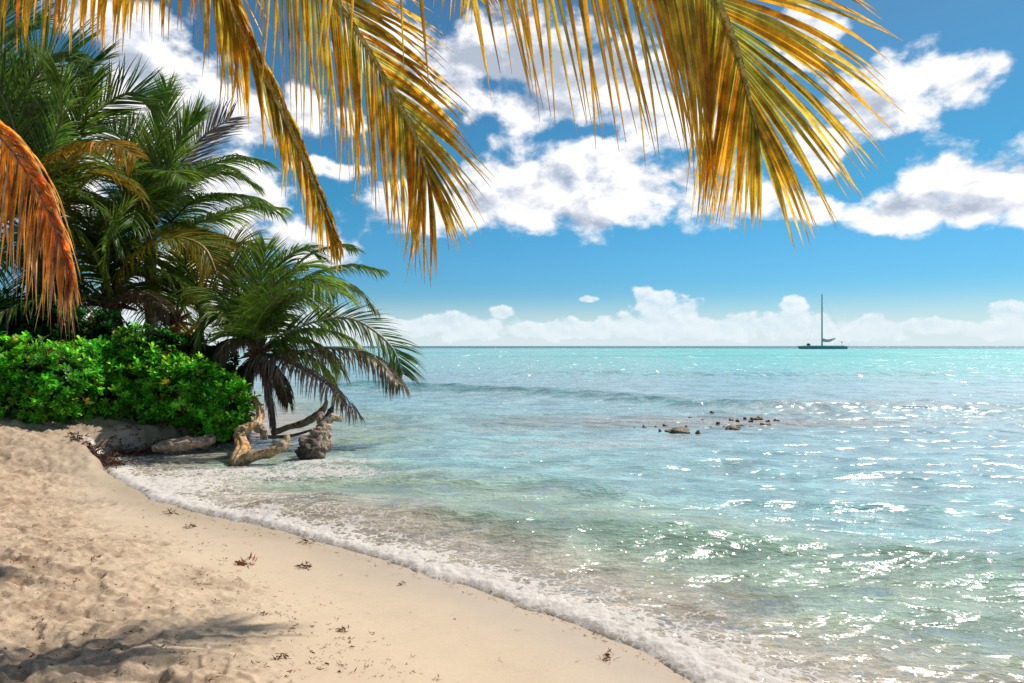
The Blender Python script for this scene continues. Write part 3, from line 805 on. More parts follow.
# --- overhanging palm, crown above and left of the camera
V3_ = Vector
cN = Vector((-.75, 1.5, 5.5)); bN = Vector((-4.6, -0.6, gz(-4.6, -.6)))
YA, YB = 4.0, 4.8
palm('overhanging palm whose sunlit golden fronds hang across the top', bN, cN, [
    ([at(330, -420, 2.3), at(465, -245, 2.75), at(570, -150, 3.1), at(652, -80, 3.5), at(708, -16, 3.8), at(737, 50, 3.95), at(757, 132, YA)],
     dict(pal=NEARP, L=1.42, face=.95, a0=55, a1=8, ap=4.0, droop=.034, grav_up=1.0, n=108, tp=1.0, tidy=.4, width=.046, segs=8, fold=True, rr=.02, mat=M_near, jit=.07, t0=.06, side=1, lift=0.0, upper=1.2,
          prof=lambda t: 1.0 - .08 * t - max(0, t - .70) * 1.5, label='golden frond fanned out over the sea')),
    ([at(100, -420, 2.7), at(215, -190, 3.4), at(297, -55, 4.2), at(345, 12, 4.5), at(385, 78, 4.7), at(415, 135, YB), at(431, 188, YB)],
     dict(pal=NEARP, L=1.05, face=.93, a0=38, a1=9, ap=3.5, droop=.055, grav_up=.9, n=80, tidy=.6, width=.031, segs=7, fold=True, rr=.018, mat=M_near, t0=.35, lift=.05, lower=1.1, upper=.85,
          prof=lambda t: 1.15 - .3 * t - max(0, t - .85) * 1.5, label='olive and gold frond with its tip hanging between the clouds')),
    ([at(60, -400, 2.8), at(150, -180, 3.6), at(205, -50, 4.3), at(245, 35, 4.5), at(295, 138, 4.6), at(337, 240, 4.6)],
     dict(pal=NEARP, L=1.0, face=.9, a0=27, a1=14, droop=.13, grav_up=2.0, n=90, width=.030, segs=7, fold=True, rr=.018, mat=M_near, t0=.35, lift=.0, lower=1, upper=.7,
          prof=lambda t: 1.15 - .75 * t, label='narrow folded frond reaching down in front of the distant palms')),
    ([V3_((-.4, 3.4, 6.3)), V3_((.4, 5.0, 6.4)), V3_((1.1, 6.3, 6.0)), V3_((1.5, 7.1, 5.6))], dict(pal=NEARP, L=1.0, n=70, droop=.2, mat=M_near)),
    ([V3_((-1.2, 3.2, 6.3)), V3_((-1.0, 5.0, 6.5)), V3_((-.7, 6.6, 6.2)), V3_((-.4, 7.6, 5.8))], dict(pal=NEARP, L=1.0, n=70, droop=.2, mat=M_near)),
    ([at(300, -330, 3.6), at(250, -150, 4.2), at(160, -70, 4.4), at(70, -50, 4.4), at(-20, -50, 4.4)],
     dict(pal=NEARO, L=1.0, face=.6, a0=60, a1=40, droop=.55, n=58, width=.044, segs=7, fold=True, rr=.02, mat=M_near, t0=.45,
          prof=lambda t: 1.2 - .55 * t, label='orange leaflets hanging in a row along the top left')),
], rad=(.2, .15, .13), extra=5, extra_cfg=dict(az=(2.6, 5.0), el=(.2, 1.0)), seed=9, bend=(-.3, -.2, 0))


# ------------------------------------------------------------------ shrubs
def shrub(label, blobs, count, seed, pal, leaf=.10, name='beach_shrub', stems=True):
    rnd = random.Random(seed)
    cx = sum(b[0].x for b in blobs) / len(blobs); cy = sum(b[0].y for b in blobs) / len(blobs)
    base = Vector((cx, cy, gz(cx, cy)))
    root = empty(name, base); tag(root, label, 'shrub', 'leafy shrubs along the top of the sand bank')
    mb = MB(); st = MB()
    areas = [b[1].x * b[1].z for b in blobs]; tot = sum(areas)
    for bi, (c, r) in enumerate(blobs):
        k = int(count * areas[bi] / tot)
        for i in range(k):
            z = rnd.uniform(-.95, 1); a = rnd.uniform(0, 2 * math.pi)
            if rnd.random() < .72 and math.sin(a) > 0.2: a = -a
            d = Vector((math.cos(a) * math.sqrt(1 - z * z), math.sin(a) * math.sqrt(1 - z * z), z))
            lump = 1 + .16 * mnoise.noise(Vector((d.x * 3 + bi * 7, d.y * 3, d.z * 3 + seed))) + .08 * mnoise.noise(d * 9)
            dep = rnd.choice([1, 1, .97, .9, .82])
            p = Vector((c.x + d.x * r.x * lump * dep, c.y + d.y * r.y * lump * dep, c.z + d.z * r.z * lump * dep))
            skip = False
            for bj, (c2_, r2) in enumerate(blobs):
                if bj != bi:
                    e = Vector(((p.x - c2_.x) / r2.x, (p.y - c2_.y) / r2.y, (p.z - c2_.z) / r2.z))
                    if e.length < .75: skip = True; break
            if skip or p.z < base.z - .35: continue
            n = Vector((d.x / r.x, d.y / r.y, d.z / r.z)).normalized()
            ax = (n * .75 + Vector((0, 0, .7)) + Vector((rnd.gauss(0, .25), rnd.gauss(0, .25), 0))).normalized()
            t1 = ax.cross(Vector((0.3, .9, .2))).normalized(); t2 = ax.cross(t1)
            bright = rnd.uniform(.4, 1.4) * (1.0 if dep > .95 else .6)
            cA = mixc(pal[0], pal[1], rnd.random()); nl = rnd.randint(7, 12); rsz = rnd.uniform(.65, 1.35)
            q_ = rnd.random()
            if q_ < .025: cA = (0.30, .24, .03)
            elif q_ < .04: cA = (0.16, .08, .03)
            elif q_ < .16: cA = mixc(cA, (pal[1][0] * 1.6, pal[1][1] * 1.05, pal[1][2] * 1.5), .7)
            if stems and rnd.random() < .25:
                tube(st, [c.lerp(p, .45), c.lerp(p, .8), p + ax * .02], [.012, .009, .006], sides=4, color=(.14, .13, .05), n=3)
            for j in range(nl):
                f = j / nl
                phi = j * 2.4 + rnd.uniform(-.3, .3); open_ = .35 + .85 * (1 - f) + rnd.gauss(0, .12)
                D = (ax * math.cos(open_) + (t1 * math.cos(phi) + t2 * math.sin(phi)) * math.sin(open_)).normalized()
                Wd = D.cross(ax)
                if Wd.length < .05: Wd = t1.copy()
                Wd.normalize(); Bn = Wd.cross(D).normalized()
                ln = leaf * rsz * rnd.uniform(.75, 1.15); w = ln * rnd.uniform(.34, .46)
                q = p + ax * ln * .25 * f
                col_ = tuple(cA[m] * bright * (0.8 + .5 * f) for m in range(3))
                prof = ((0, .12), (.38, .62), (.72, 1.0), (.92, .72), (1.0, .18))
                vs = []; cs = []
                for (u, ww) in prof:
                    pc = q + D * ln * u - Bn * ln * .28 * u * u
                    vs += [pc - Wd * w * .5 * ww, pc + Wd * w * .5 * ww]; cs += [col_, col_]
                mb.add(vs, [(2 * m, 2 * m + 1, 2 * m + 3, 2 * m + 2) for m in range(4)], cs)
    # near-black core standing in for the shade deep among the leaves
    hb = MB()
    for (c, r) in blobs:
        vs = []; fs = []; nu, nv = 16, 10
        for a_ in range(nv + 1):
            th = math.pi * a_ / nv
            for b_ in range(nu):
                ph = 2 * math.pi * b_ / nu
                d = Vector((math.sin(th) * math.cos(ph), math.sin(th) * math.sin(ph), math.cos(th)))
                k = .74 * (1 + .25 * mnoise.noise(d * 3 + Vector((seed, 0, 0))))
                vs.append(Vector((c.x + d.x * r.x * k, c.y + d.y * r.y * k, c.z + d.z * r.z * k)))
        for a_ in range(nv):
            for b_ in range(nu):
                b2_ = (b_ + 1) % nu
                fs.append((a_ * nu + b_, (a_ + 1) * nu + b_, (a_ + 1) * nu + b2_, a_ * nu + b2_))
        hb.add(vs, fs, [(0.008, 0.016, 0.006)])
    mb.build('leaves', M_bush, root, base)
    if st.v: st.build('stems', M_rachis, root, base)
    hb.build('shade_core', M_bush, root, base)
    return root

V3 = Vector
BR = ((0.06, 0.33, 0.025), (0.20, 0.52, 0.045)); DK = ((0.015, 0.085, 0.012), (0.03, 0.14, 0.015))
shrub('bright green leafy shrub at the left edge of the bank', [
    (at(-60, 383, 12.1), V3((1., .8, .82))), (at(5, 381, 11.9), V3((.9, .8, .78))), (at(50, 385, 11.9), V3((.8, .8, .74))), (at(-20, 402, 11.5), V3((.7, .5, .4))), (at(35, 402, 11.5), V3((.6, .5, .36)))],
    1900, 11, BR)
shrub('bright green leafy shrub with a taller shoot on top, middle of the bank', [
    (at(98, 383, 13.0), V3((.88, .8, .78))), (at(72, 384, 12.5), V3((.7, .7, .74))), (at(145, 381, 13.2), V3((.88, .8, .76))), (at(131, 348, 12.9), V3((.28, .3, .38))), (at(110, 399, 12.6), V3((.7, .5, .34))), (at(150, 401, 12.8), V3((.65, .5, .34)))],
    2000, 12, BR)
shrub('rounded bright green shrub hanging over the end of the bank beside the driftwood', [
    (at(186, 390, 12.9), V3((.75, .7, .62))), (at(212, 400, 13.0), V3((.62, .6, .54))), (at(232, 410, 12.9), V3((.42, .45, .50))), (at(214, 422, 12.8), V3((.38, .4, .30)))],
    1500, 13, BR)
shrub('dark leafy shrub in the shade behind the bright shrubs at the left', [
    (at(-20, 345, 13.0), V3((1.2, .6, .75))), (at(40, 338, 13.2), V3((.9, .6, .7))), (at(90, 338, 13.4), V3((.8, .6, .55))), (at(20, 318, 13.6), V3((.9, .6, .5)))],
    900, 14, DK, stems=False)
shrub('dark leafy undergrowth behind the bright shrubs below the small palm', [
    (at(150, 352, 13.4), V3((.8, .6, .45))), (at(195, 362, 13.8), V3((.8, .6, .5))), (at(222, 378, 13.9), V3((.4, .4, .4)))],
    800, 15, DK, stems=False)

# ------------------------------------------------------------------ driftwood
def wcol(c1_, c2_, shaded_ends=()):
    def f(t, a, q):
        k = .5 + .5 * mnoise.noise(q * 4)
        c = mixc(c1_, c2_, min(1, max(0, k + .25 * math.sin(a * 3))))
        for (e0, wd) in shaded_ends:  # backlit ends: their shade is painted into the wood colour
            d = abs(t - e0)
            if d < wd: c = mixc((.035, .025, .02), c, (d / wd) ** 1.5)
        return c
    return f
def drift(label, parts, base):
    root = empty('driftwood_log', base); tag(root, label, 'driftwood')
    for (nm, pts, rr, cf, rough) in parts:
        mb = MB(); tube(mb, pts, rr, sides=32, rough=rough * .55, nscale=9, groove=.42, n=64, color_fn=cf)
        mb.build(nm, M_wood, root, V3(base))
    return root
gold, tan_, gry = (0.62, 0.30, 0.07), (0.60, 0.43, 0.26), (0.34, 0.27, 0.21)
drift('twisted golden brown driftwood log curling out from under the shrub', [
    ('log', [at(231, 471, 11.0), at(237, 461, 11.1), at(243, 447, 11.4), at(240, 435, 11.8), at(247, 428, 12.0), at(257, 424, 12.3), at(260, 411, 12.7), at(253, 398, 13.0)],
     [.07, .105, .095, .095, .08, .075, .065, .05], wcol(gold, tan_, ((0, .14),)), .45),
    ('branch', [at(239, 463, 11.1), at(252, 456, 11.1), at(269, 453, 11.1), at(283, 446, 11.2), at(288, 435, 11.3)],
     [.075, .08, .07, .085, .03], wcol((.55, .40, .24), (0.42, .26, .11)), .4),
    ('root_stub', [at(256, 426, 12.2), at(263, 431, 12.2), at(264, 440, 12.2)], [.08, .07, .05], wcol(gry, tan_), .5)],
    at(245, 465, 11.1))
drift('short grey driftwood stump with a dark splintered end', [
    ('log', [at(300, 459, 11.4), at(311, 451, 11.5), at(319, 440, 11.8), at(323, 428, 12.1), at(321, 413, 12.3)], [.12, .20, .18, .11, .045], wcol((.50, .37, .27), (.20, .13, .09), ((0, .48),)), .9),
    ('branch', [at(323, 424, 12.1), at(332, 418, 12.2), at(342, 420, 12.2)], [.07, .075, .03], wcol(tan_, gry), .5),
    ('spike', [at(326, 420, 12.2), at(331, 410, 12.2), at(333, 405, 12.2)], [.06, .04, .01], wcol((.08, .06, .05), (.05, .04, .03)), .5)],
    at(314, 455, 11.5))
drift('pale weathered log lying along the eroded lip of the sand bank', [
    ('log', [at(152, 449, 11.7), at(168, 446, 11.8), at(186, 444, 12.0), at(202, 442, 12.2), at(214, 438, 12.35)], [.05, .09, .10, .10, .08], wcol((.50, .38, .26), (.30, .20, .13)), .35)],
    at(184, 446, 12.0))
mb = MB(); tube(mb, [at(272, 433, 13.2), at(290, 427, 13.2), at(308, 421, 13.2), at(320, 413, 13.2), at(326, 403, 13.2), at(325, 398, 13.2)], [.05, .06, .075, .07, .045, .015], sides=12, rough=.3, nscale=6, n=40, color_fn=wcol((.30, .20, .11), (.18, .13, .09)))
o = mb.build('driftwood_branch', M_wood); tag(o, 'thin curved brown branch lying in the water behind the grey stump', 'branch')
mb = MB(); tube(mb, [at(268, 437, 12.6), at(290, 436, 12.7), at(312, 430, 12.8)], [.03, .035, .02], sides=8, rough=.3, n=20, color_fn=wcol((.10, .08, .06), (.18, .13, .09)))
o = mb.build('driftwood_branch', M_wood); tag(o, 'low dark stick half under water between the two logs', 'branch')

# ------------------------------------------------------------------ rocks in the shallows
def rock(px, py, wpx, hpx, seed, label, group=None):
    x, y = g(px, py)
    w = wpx / F * y / 2 * 1.15; h = hpx / F * y * .42
    mb = MB(); vs = []; cs = []; fs = []; nu, nv = 22, 12
    for a_ in range(nv + 1):
        th = math.pi * a_ / nv
        for b_ in range(nu):
            ph = 2 * math.pi * b_ / nu
            d = V3((math.sin(th) * math.cos(ph), math.sin(th) * math.sin(ph), math.cos(th)))
            k = 1 + .55 * mnoise.fractal(d * 1.7 + V3((seed * 3.1, 0, 0)), 1, 2, 5)
            vs.append(V3((x + d.x * w * k, y + d.y * w * .8 * k, -.06 + (h + .06) * d.z * k)))
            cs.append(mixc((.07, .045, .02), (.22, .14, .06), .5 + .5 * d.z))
    for a_ in range(nv):
        for b_ in range(nu):
            b2_ = (b_ + 1) % nu
            fs.append((a_ * nu + b_, (a_ + 1) * nu + b_, (a_ + 1) * nu + b2_, a_ * nu + b2_))
    mb.add(vs, fs, cs)
    o = mb.build('reef_rock', M_rock)
    tag(o, label, 'rock', group)
RG_ = 'rocks breaking the surface of the shallows'
rock(677, 431, 24, 6, 1, 'widest low brown rock, left of the middle of the rocks', RG_)
rock(733, 429, 16, 6, 2, 'second widest low brown rock, in the middle of the rocks', RG_)
rock(766, 425, 12, 5, 3, 'low brown rock at the right end of the group', RG_)
rock(712, 413, 5, 4, 4, 'small dark pointed rock farthest out, alone behind the others', RG_)
rock(644, 428, 5, 5, 5, 'small dark upright rock left of the widest rock', RG_)
rock(698, 432, 5, 3, 6, 'small round rock just right of the widest rock', RG_)
rock(757, 419, 12, 4, 7, 'flat brown rock behind the right end rock', RG_)
rock(741, 426, 9, 4, 8, 'rock tucked against the right of the second widest rock', RG_)
rng = random.Random(4)
for (a_, b_) in ((634, 428), (710, 427), (731, 420), (751, 421), (776, 420), (690, 418), (665, 425), (718, 423), (660, 431), (724, 427), (745, 419), (752, 427), (762, 416), (686, 427), (703, 420), (738, 421), (768, 421), (655, 427)):
    rock(a_, b_, rng.uniform(3, 6), rng.uniform(1.5, 3), rng.randint(20, 99), 'small brown reef rock barely above the water among the larger ones', RG_)

# ------------------------------------------------------------------ litter on the sand
def clump(mb, c, r, n, rnd, cols, up=.4, lnk=1.0):
    for i in range(n):
        a = rnd.uniform(0, 6.28); rr = r * math.sqrt(rnd.random())
        p = c + V3((math.cos(a) * rr, math.sin(a) * rr * .7, rnd.uniform(0, r * up)))
        D = V3((rnd.gauss(0, 1), rnd.gauss(0, 1), rnd.gauss(0, .5) + .1)).normalized()
        Wd = D.cross(V3((rnd.gauss(0, 1), rnd.gauss(0, 1), rnd.gauss(0, 1)))).normalized()
        ln = r * rnd.uniform(.4, 1.1) * lnk; w = ln * rnd.uniform(.08, .3); c0 = rnd.choice(cols)
        k = rnd.uniform(.6, 1.2); c0 = tuple(q * k for q in c0); vs = []
        B = D.cross(Wd); 
        for s_ in range(4):
            ww = w * (.4, 1, .8, .15)[s_]
            vs += [p - Wd * ww * .5, p + Wd * ww * .5]
            p = p + D * ln / 3; D = (D + B * rnd.uniform(-.5, .5)).normalized()
        mb.add(vs, [(0, 1, 3, 2), (2, 3, 5, 4), (4, 5, 7, 6)], [c0])
BRN = [(.10, .045, .02), (.16, .07, .025), (.06, .03, .02), (.22, .12, .05)]
RED = [(.30, .10, .04), (.40, .17, .07), (.20, .07, .03)]
def ray_ground(px, py):
    y = 3.0
    z = .2
    for _ in range(12):
        y = (EYE - z) * F / (py - HOR); x = (px - 512) / F * y; z = gz(x, y)
    return V3((x, y, z))
rnd = random.Random(77)
for (px, py, rpx, cl, lab, cat) in (
        (305, 568, 7, BRN, 'brown clump of dried seaweed alone on the smooth sand near the foam', 'seaweed clump'),
        (262, 615, 4.5, BRN, 'small dark seaweed scrap on the smooth sand left of centre', 'seaweed clump'),
        (280, 659, 8, BRN, 'curled dark brown scrap of weed near the bottom edge of the sand', 'seaweed clump'),
        (343, 632, 6, BRN, 'pair of small brown weed scraps lying side by side on the sand', 'seaweed clump'),
        (247, 565, 11, RED, 'reddish orange dried leaf litter where the trodden sand meets the smooth sand', 'leaf litter'),
        (308, 543, 7, BRN, 'brown weed clump washed up at the very edge of the foam', 'seaweed clump'),
        (606, 659, 9, RED, 'reddish brown weed beside the foam at the bottom of the beach', 'seaweed clump'),
        (190, 528, 5, BRN, 'small brown twig cluster at the foot of the rough sand', 'twigs'),
        (170, 514, 6, BRN, 'dark weed scraps by the left foam edge', 'seaweed clump'),
        (94, 561, 5, BRN, 'dark pebble sized scrap on the trodden sand above the shadow', 'seaweed clump'),
        (402, 585, 4, BRN, 'tiny brown scrap by the middle of the foam line', 'seaweed clump')):
    c = ray_ground(px, py); r = rpx / F * c.y
    mb = MB(); clump(mb, c + V3((0, 0, .004)), r, 26, rnd, cl, .45)
    o = mb.build('leaf_litter' if cat == 'leaf litter' else ('twig_cluster' if cat == 'twigs' else 'seaweed_clump'), M_weed)
    tag(o, lab, cat)
mb = MB()
for i in range(1300):
    px = rnd.uniform(0, 620); py = rnd.uniform(455, 683)
    c = ray_ground(px, py)
    s = _look(_GS, c.x, c.y)
    if s < .15: continue
    if 0.25 < s < 1.3 and rnd.random() < .85: continue
    r = rnd.choice([.006, .009, .013, .022])
    clump(mb, c, r, 5, rnd, BRN + RED, .3, 1.3)
for i in range(380):      # wrack line between trodden and smooth sand
    py = rnd.uniform(470, 680); px = float(np.interp(py, [465, 490, 530, 575, 640, 683], [100, 135, 195, 265, 330, 400])) + rnd.gauss(-12, 26)
    c = ray_ground(px, py)
    if _look(_GS, c.x, c.y) < .2: continue
    clump(mb, c, rnd.choice([.006, .008, .012, .02]), 5, rnd, BRN + RED, .3, 1.3)
for i in range(240):      # drift line just above the swash
    t = rnd.random(); k = int(20 + t * 26)
    px = rnd.uniform(170, 720)
    yy = np.interp(px, [112, 135, 185, 290, 450, 600, 722], [470, 484, 506, 529, 576, 627, 683]) + rnd.uniform(2, 14)
    c = ray_ground(px, yy); clump(mb, c, rnd.choice([.008, .012, .02]), 5, rnd, BRN + RED, .3, 1.2)
o = mb.build('beach_litter', M_weed); tag(o, 'fine brown scraps of weed and twigs scattered over the sand', 'litter', kind='stuff')
# matted roots and weed under the bank
mb = MB()
bank = catmull([(g(112, 470)[0], g(112, 470)[1], 0), (-6.75, 11.1, 0), (-6.3, 11.9, 0), (-5.75, 12.9, 0), (-5.4, 13.6, 0)], 60)
for i in range(900):
    p = rnd.choice(bank); dx, dy = rnd.gauss(-.05, .14), rnd.gauss(0, .12)
    x, y = p.x + dx, p.y + dy
    z = max(gz(x, y), .0)
    clump(mb, V3((x, y, z + rnd.uniform(0, .07))), rnd.uniform(.04, .09), 6, rnd, [(.07, .03, .02), (.12, .05, .03), (.035, .02, .015), (.2, .11, .06)], .8, 1.4)
o = mb.build('root_mat', M_weed); tag(o, 'dark matted roots and dried weed under the lip of the sand bank', 'roots', kind='stuff')

# ------------------------------------------------------------------ sailing boat
M_hull = plain('boat_hull', (0.09, 0.36, 0.40), .35); M_mast = plain('boat_mast', (0.32, 0.40, .44), .4)
M_sail = plain('boat_sail', (0.62, 0.55, .48), .8); M_deck = plain('boat_deck', (.5, .5, .48), .6); M_dark = plain('boat_dark', (.04, .05, .06), .5)
YB_ = 430.0
bb = V3(((822 - 512) / F * YB_, YB_, 0))
boat = empty('sailing_boat', bb); tag(boat, 'large single masted sailing boat at anchor near the horizon, sail furled', 'sailing boat')
pxm = YB_ / F
def hull(yoff):
    mb = MB(); vs = []; n = 20; L0, L1 = -20.5 * pxm, 23 * pxm
    for k in range(n + 1):
        t = k / n; x = L0 + (L1 - L0) * t
        w = 1.1 * math.sin(math.pi * min(1, .12 + t * .88)) ** .6 + .03; top = 1.75 + .5 * (1 - t) ** 2 + .15 * t
        if t < .06: top -= .3
        for (yy, zz) in ((-w, top), (-w * .8, .5), (-.15, -.6), (.15, -.6), (w * .8, .5), (w, top)):
            vs.append(bb + V3((x - (1.2 * (zz / 2) if t < .05 else 0), yoff + yy, zz)))
    fs = []
    for k in range(n):
        for j in range(6):
            j2 = (j + 1) % 6; fs.append((k * 6 + j, k * 6 + j2, (k + 1) * 6 + j2, (k + 1) * 6 + j))
    fs += [tuple(range(6)), tuple(n * 6 + j for j in range(5, -1, -1))]
    mb.add(vs, fs, [(1, 1, 1)]); return mb
hull(-3.2).build('hull', M_hull, boat, bb); hull(3.2).build('hull', M_hull, boat, bb)
def box(mb, c, s):
    x, y, z = c; a, b, d = s[0] / 2, s[1] / 2, s[2] / 2
    vs = [bb + V3((x + i * a, y + j * b, z + k * d)) for i in (-1, 1) for j in (-1, 1) for k in (-1, 1)]
    mb.add(vs, [(0, 1, 3, 2), (4, 6, 7, 5), (0, 4, 5, 1), (2, 3, 7, 6), (0, 2, 6, 4), (1, 5, 7, 3)], [(1, 1, 1)])
mb = MB(); box(mb, (3, 0, 1.95), (20, 5.6, .35)); mb.build('deck', M_deck, boat, bb, False)
mb = MB(); tube(mb, [bb + V3((-8.5, 0, 2.2)), bb + V3((-8.5, 0, 3.0)), bb + V3((-8.5, 0, 3.7))], [1.3, 1.1, .5], sides=8, n=6); mb.build('cabin', M_dark, boat, bb)
mh = (HOR - 294) * pxm + EYE
mb = MB(); tube(mb, [bb + V3((0, 0, 1.9)), bb + V3((0, 0, mh * .5)), bb + V3((0, 0, mh))], [.50, .46, .32], sides=8, n=10); mb.build('mast', M_mast, boat, bb)
mb = MB(); tube(mb, [bb + V3((0, 0, 5.0)), bb + V3((4.5, 0, 4.7)), bb + V3((8.8, 0, 6.6))], [.28, .3, .15], sides=8, n=8); bo = mb.build('boom', M_mast, boat, bb)
mb = MB(); tube(mb, [bb + V3((.2, -.1, 6.8)), bb + V3((1.4, -.1, 5.8)), bb + V3((4.5, -.1, 5.6)), bb + V3((8.4, -.1, 7.0))], [.35, .8, .7, .2], sides=8, rough=.4, nscale=.8, n=16); mb.build('furled_sail', M_sail, boat, bb)
for (x, y, k) in ((-13, 0, .95), (-9, 3, .85), (-5, -3.4, .8), (7, 3.4, .82), (7, -3.4, .82), (16, 0, .97)):
    mb = MB(); tube(mb, [bb + V3((x, y, 2)), bb + V3((x * .5, y * .5, 1 + mh * k * .5)), bb + V3((0, 0, mh * k))], [.02, .02, .02], sides=4, n=4); mb.build('stay', M_mast, boat, bb)
mb = MB(); tube(mb, [bb + V3((13.5, 2, 2)), bb + V3((13.5, 2, 3.4)), bb + V3((13.5, 2, 4.6))], [.1, .1, .1], sides=5, n=3); box(mb, (13.5, 2, 4.4), (.6, .3, .7)); mb.build('stern_light', M_dark, boat, bb)
for x in (15.5, 18.5):
    mb = MB(); tube(mb, [bb + V3((x, -3, 2)), bb + V3((x, -3, 2.7)), bb + V3((x, -3, 3.3))], [.06, .06, .06], sides=4, n=3); mb.build('rail_post', M_mast, boat, bb)

# ------------------------------------------------------------------ sky
world = bpy.data.worlds.new('World'); bpy.context.scene.world = world; world.use_nodes = True
t = NT(world.node_tree)
tc = t.n('ShaderNodeTexCoord')
sx = t.n('ShaderNodeSeparateXYZ'); nrm = t.n('ShaderNodeVectorMath', operation='NORMALIZE'); t.l(tc.outputs['Generated'], nrm.inputs[0]); t.l(nrm.outputs[0], sx.inputs[0])
azr = t.math('ARCTAN2', sx.outputs[0], sx.outputs[1]); elr = t.math('ARCSINE', sx.outputs[2])
cmb = t.n('ShaderNodeCombineXYZ'); t.l(azr, cmb.inputs[0]); t.l(elr, cmb.inputs[1]); Q = cmb.outputs[0]
def azel(px, py):
    u = (px - 512) / F; v = (HOR - py) / F
    return math.atan2(u, 1), math.atan2(v, math.hypot(u, 1))
# domain warp for ragged edges
wn = t.n('ShaderNodeTexNoise'); wn.inputs['Scale'].default_value = 7; wn.inputs['Detail'].default_value = 6; wn.inputs['Roughness'].default_value = .55; t.l(Q, wn.inputs['Vector'])
w1 = t.n('ShaderNodeVectorMath', operation='SUBTRACT'); t.l(wn.outputs['Color'], w1.inputs[0]); w1.inputs[1].default_value = (.5, .5, .5)
w2 = t.n('ShaderNodeVectorMath', operation='MULTIPLY'); t.l(w1.outputs[0], w2.inputs[0]); w2.inputs[1].default_value = (.16, .10, 0)
w3 = t.n('ShaderNodeVectorMath', operation='ADD'); t.l(Q, w3.inputs[0]); t.l(w2.outputs[0], w3.inputs[1]); QW = w3.outputs[0]
CL = [ # px, py, rx, ry (pixels)
    (555, 190, 120, 56), (640, 190, 108, 48), (480, 205, 75, 36), (745, 200, 60, 26), (805, 215, 55, 18), (600, 150, 60, 22), (400, 212, 55, 30), (690, 170, 45, 25),
    (395, 35, 60, 42), (500, 55, 115, 56), (590, 70, 105, 66), (445, 92, 50, 26), (505, 112, 58, 28), (660, 110, 70, 40),
    (935, 75, 56, 46), (870, 118, 76, 38), (815, 150, 50, 30), (800, 30, 50, 50), (958, 180, 92, 54), (900, 216, 66, 26), (1020, 180, 75, 55), (1080, 150, 80, 60),
    (140, 60, 80, 45), (215, 100, 70, 60), (275, 110, 50, 50), (250, 200, 60, 60), (330, 172, 38, 16), (300, 245, 60, 26), (90, 20, 60, 30), (345, 120, 30, 14),
    (150, 120, 90, 50), (50, 160, 80, 90), (180, 290, 90, 60), (-150, 120, 160, 90), (1200, 60, 120, 60), (1250, 260, 120, 50)]
acc = None
def blobnode(vec, px, py, rx, ry):
    a, e = azel(px, py); a2, _ = azel(px + rx, py); _, e2 = azel(px, py - ry)
    s1 = t.n('ShaderNodeVectorMath', operation='SUBTRACT'); t.l(vec, s1.inputs[0]); s1.inputs[1].default_value = (a, e, 0)
    s2 = t.n('ShaderNodeVectorMath', operation='MULTIPLY'); t.l(s1.outputs[0], s2.inputs[0]); s2.inputs[1].default_value = (1 / abs(a2 - a), 1 / abs(e2 - e), 0)
    ln = t.n('ShaderNodeVectorMath', operation='LENGTH'); t.l(s2.outputs[0], ln.inputs[0])
    return t.math('SUBTRACT', 1.0, ln.outputs['Value'])
for (px, py, rx, ry) in CL:
    d = blobnode(QW, px, py, rx, ry)
    acc = d if acc is None else t.math('SMOOTH_MAX', acc, d, .25)
acc = t.math('MAXIMUM', acc, -1.0)
# high clouds above and behind the view so that reflections and light stay natural
gen = t.math('MULTIPLY', t.sstep(elr, R(30), R(45)), t.math('SUBTRACT', t.math('MULTIPLY', t.noise(Q, 2.6, 3), 2.4), 1.25))
acc = t.math('MAXIMUM', acc, t.math('ADD', gen, t.sstep(elr, R(28), R(36), -2.0, 0.0)))
def cloudnoise(vec):
    m = t.n('ShaderNodeMapping'); t.l(vec, m.inputs[0]); m.inputs['Scale'].default_value = (1, 1.45, 1)
    a = t.n('ShaderNodeTexNoise'); a.inputs['Scale'].default_value = 11; a.inputs['Detail'].default_value = 10; a.inputs['Roughness'].default_value = .58; a.inputs['Distortion'].default_value = .15; t.l(m.outputs[0], a.inputs['Vector'])
    return a.outputs['Fac']
nA = cloudnoise(Q)
off = t.n('ShaderNodeVectorMath', operation='ADD'); t.l(Q, off.inputs[0]); off.inputs[1].default_value = (.016, .020, 0)
nB = cloudnoise(off.outputs[0])
den = t.math('ADD', acc, t.math('MULTIPLY', t.math('SUBTRACT', nA, .5), 2.45))
alpha = t.sstep(den, 0.0, 0.48)
thick = t.sstep(den, .35, 1.35)
relief = t.math('MULTIPLY', t.math('SUBTRACT', nA, nB), 2.8)
lum = t.math('ADD', t.math('SUBTRACT', 1.0, t.math('MULTIPLY', thick, .26)), relief)
# flat shaded undersides / darker parts of the upper bank
for (px, py, rx, ry, k) in ((520, 60, 120, 65, .42), (600, 70, 90, 60, .3), (965, 205, 80, 32, .34), (560, 225, 110, 16, .14), (230, 130, 80, 60, .12)):
    dd = blobnode(QW, px, py, rx, ry)
    lum = t.math('SUBTRACT', lum, t.math('MULTIPLY', t.sstep(dd, 0, .9), k))
gry_ = t.noise(Q, 6.0, 5, .55, .3)
lum = t.math('SUBTRACT', lum, t.math('MULTIPLY', t.math('MULTIPLY', t.sstep(gry_, .42, .68), thick), .30))
lum = t.math('MINIMUM', t.math('MAXIMUM', lum, .50), 1.05)
rampc = t.n('ShaderNodeValToRGB'); t.l(lum, rampc.inputs[0])
e = rampc.color_ramp.elements
e[0].position = .42; e[0].color = (.36, .42, .52, 1); e[1].position = 1.0; e[1].color = (.98, .97, .97, 1)
e2_ = rampc.color_ramp.elements.new(.72); e2_.color = (.62, .67, .76, 1)
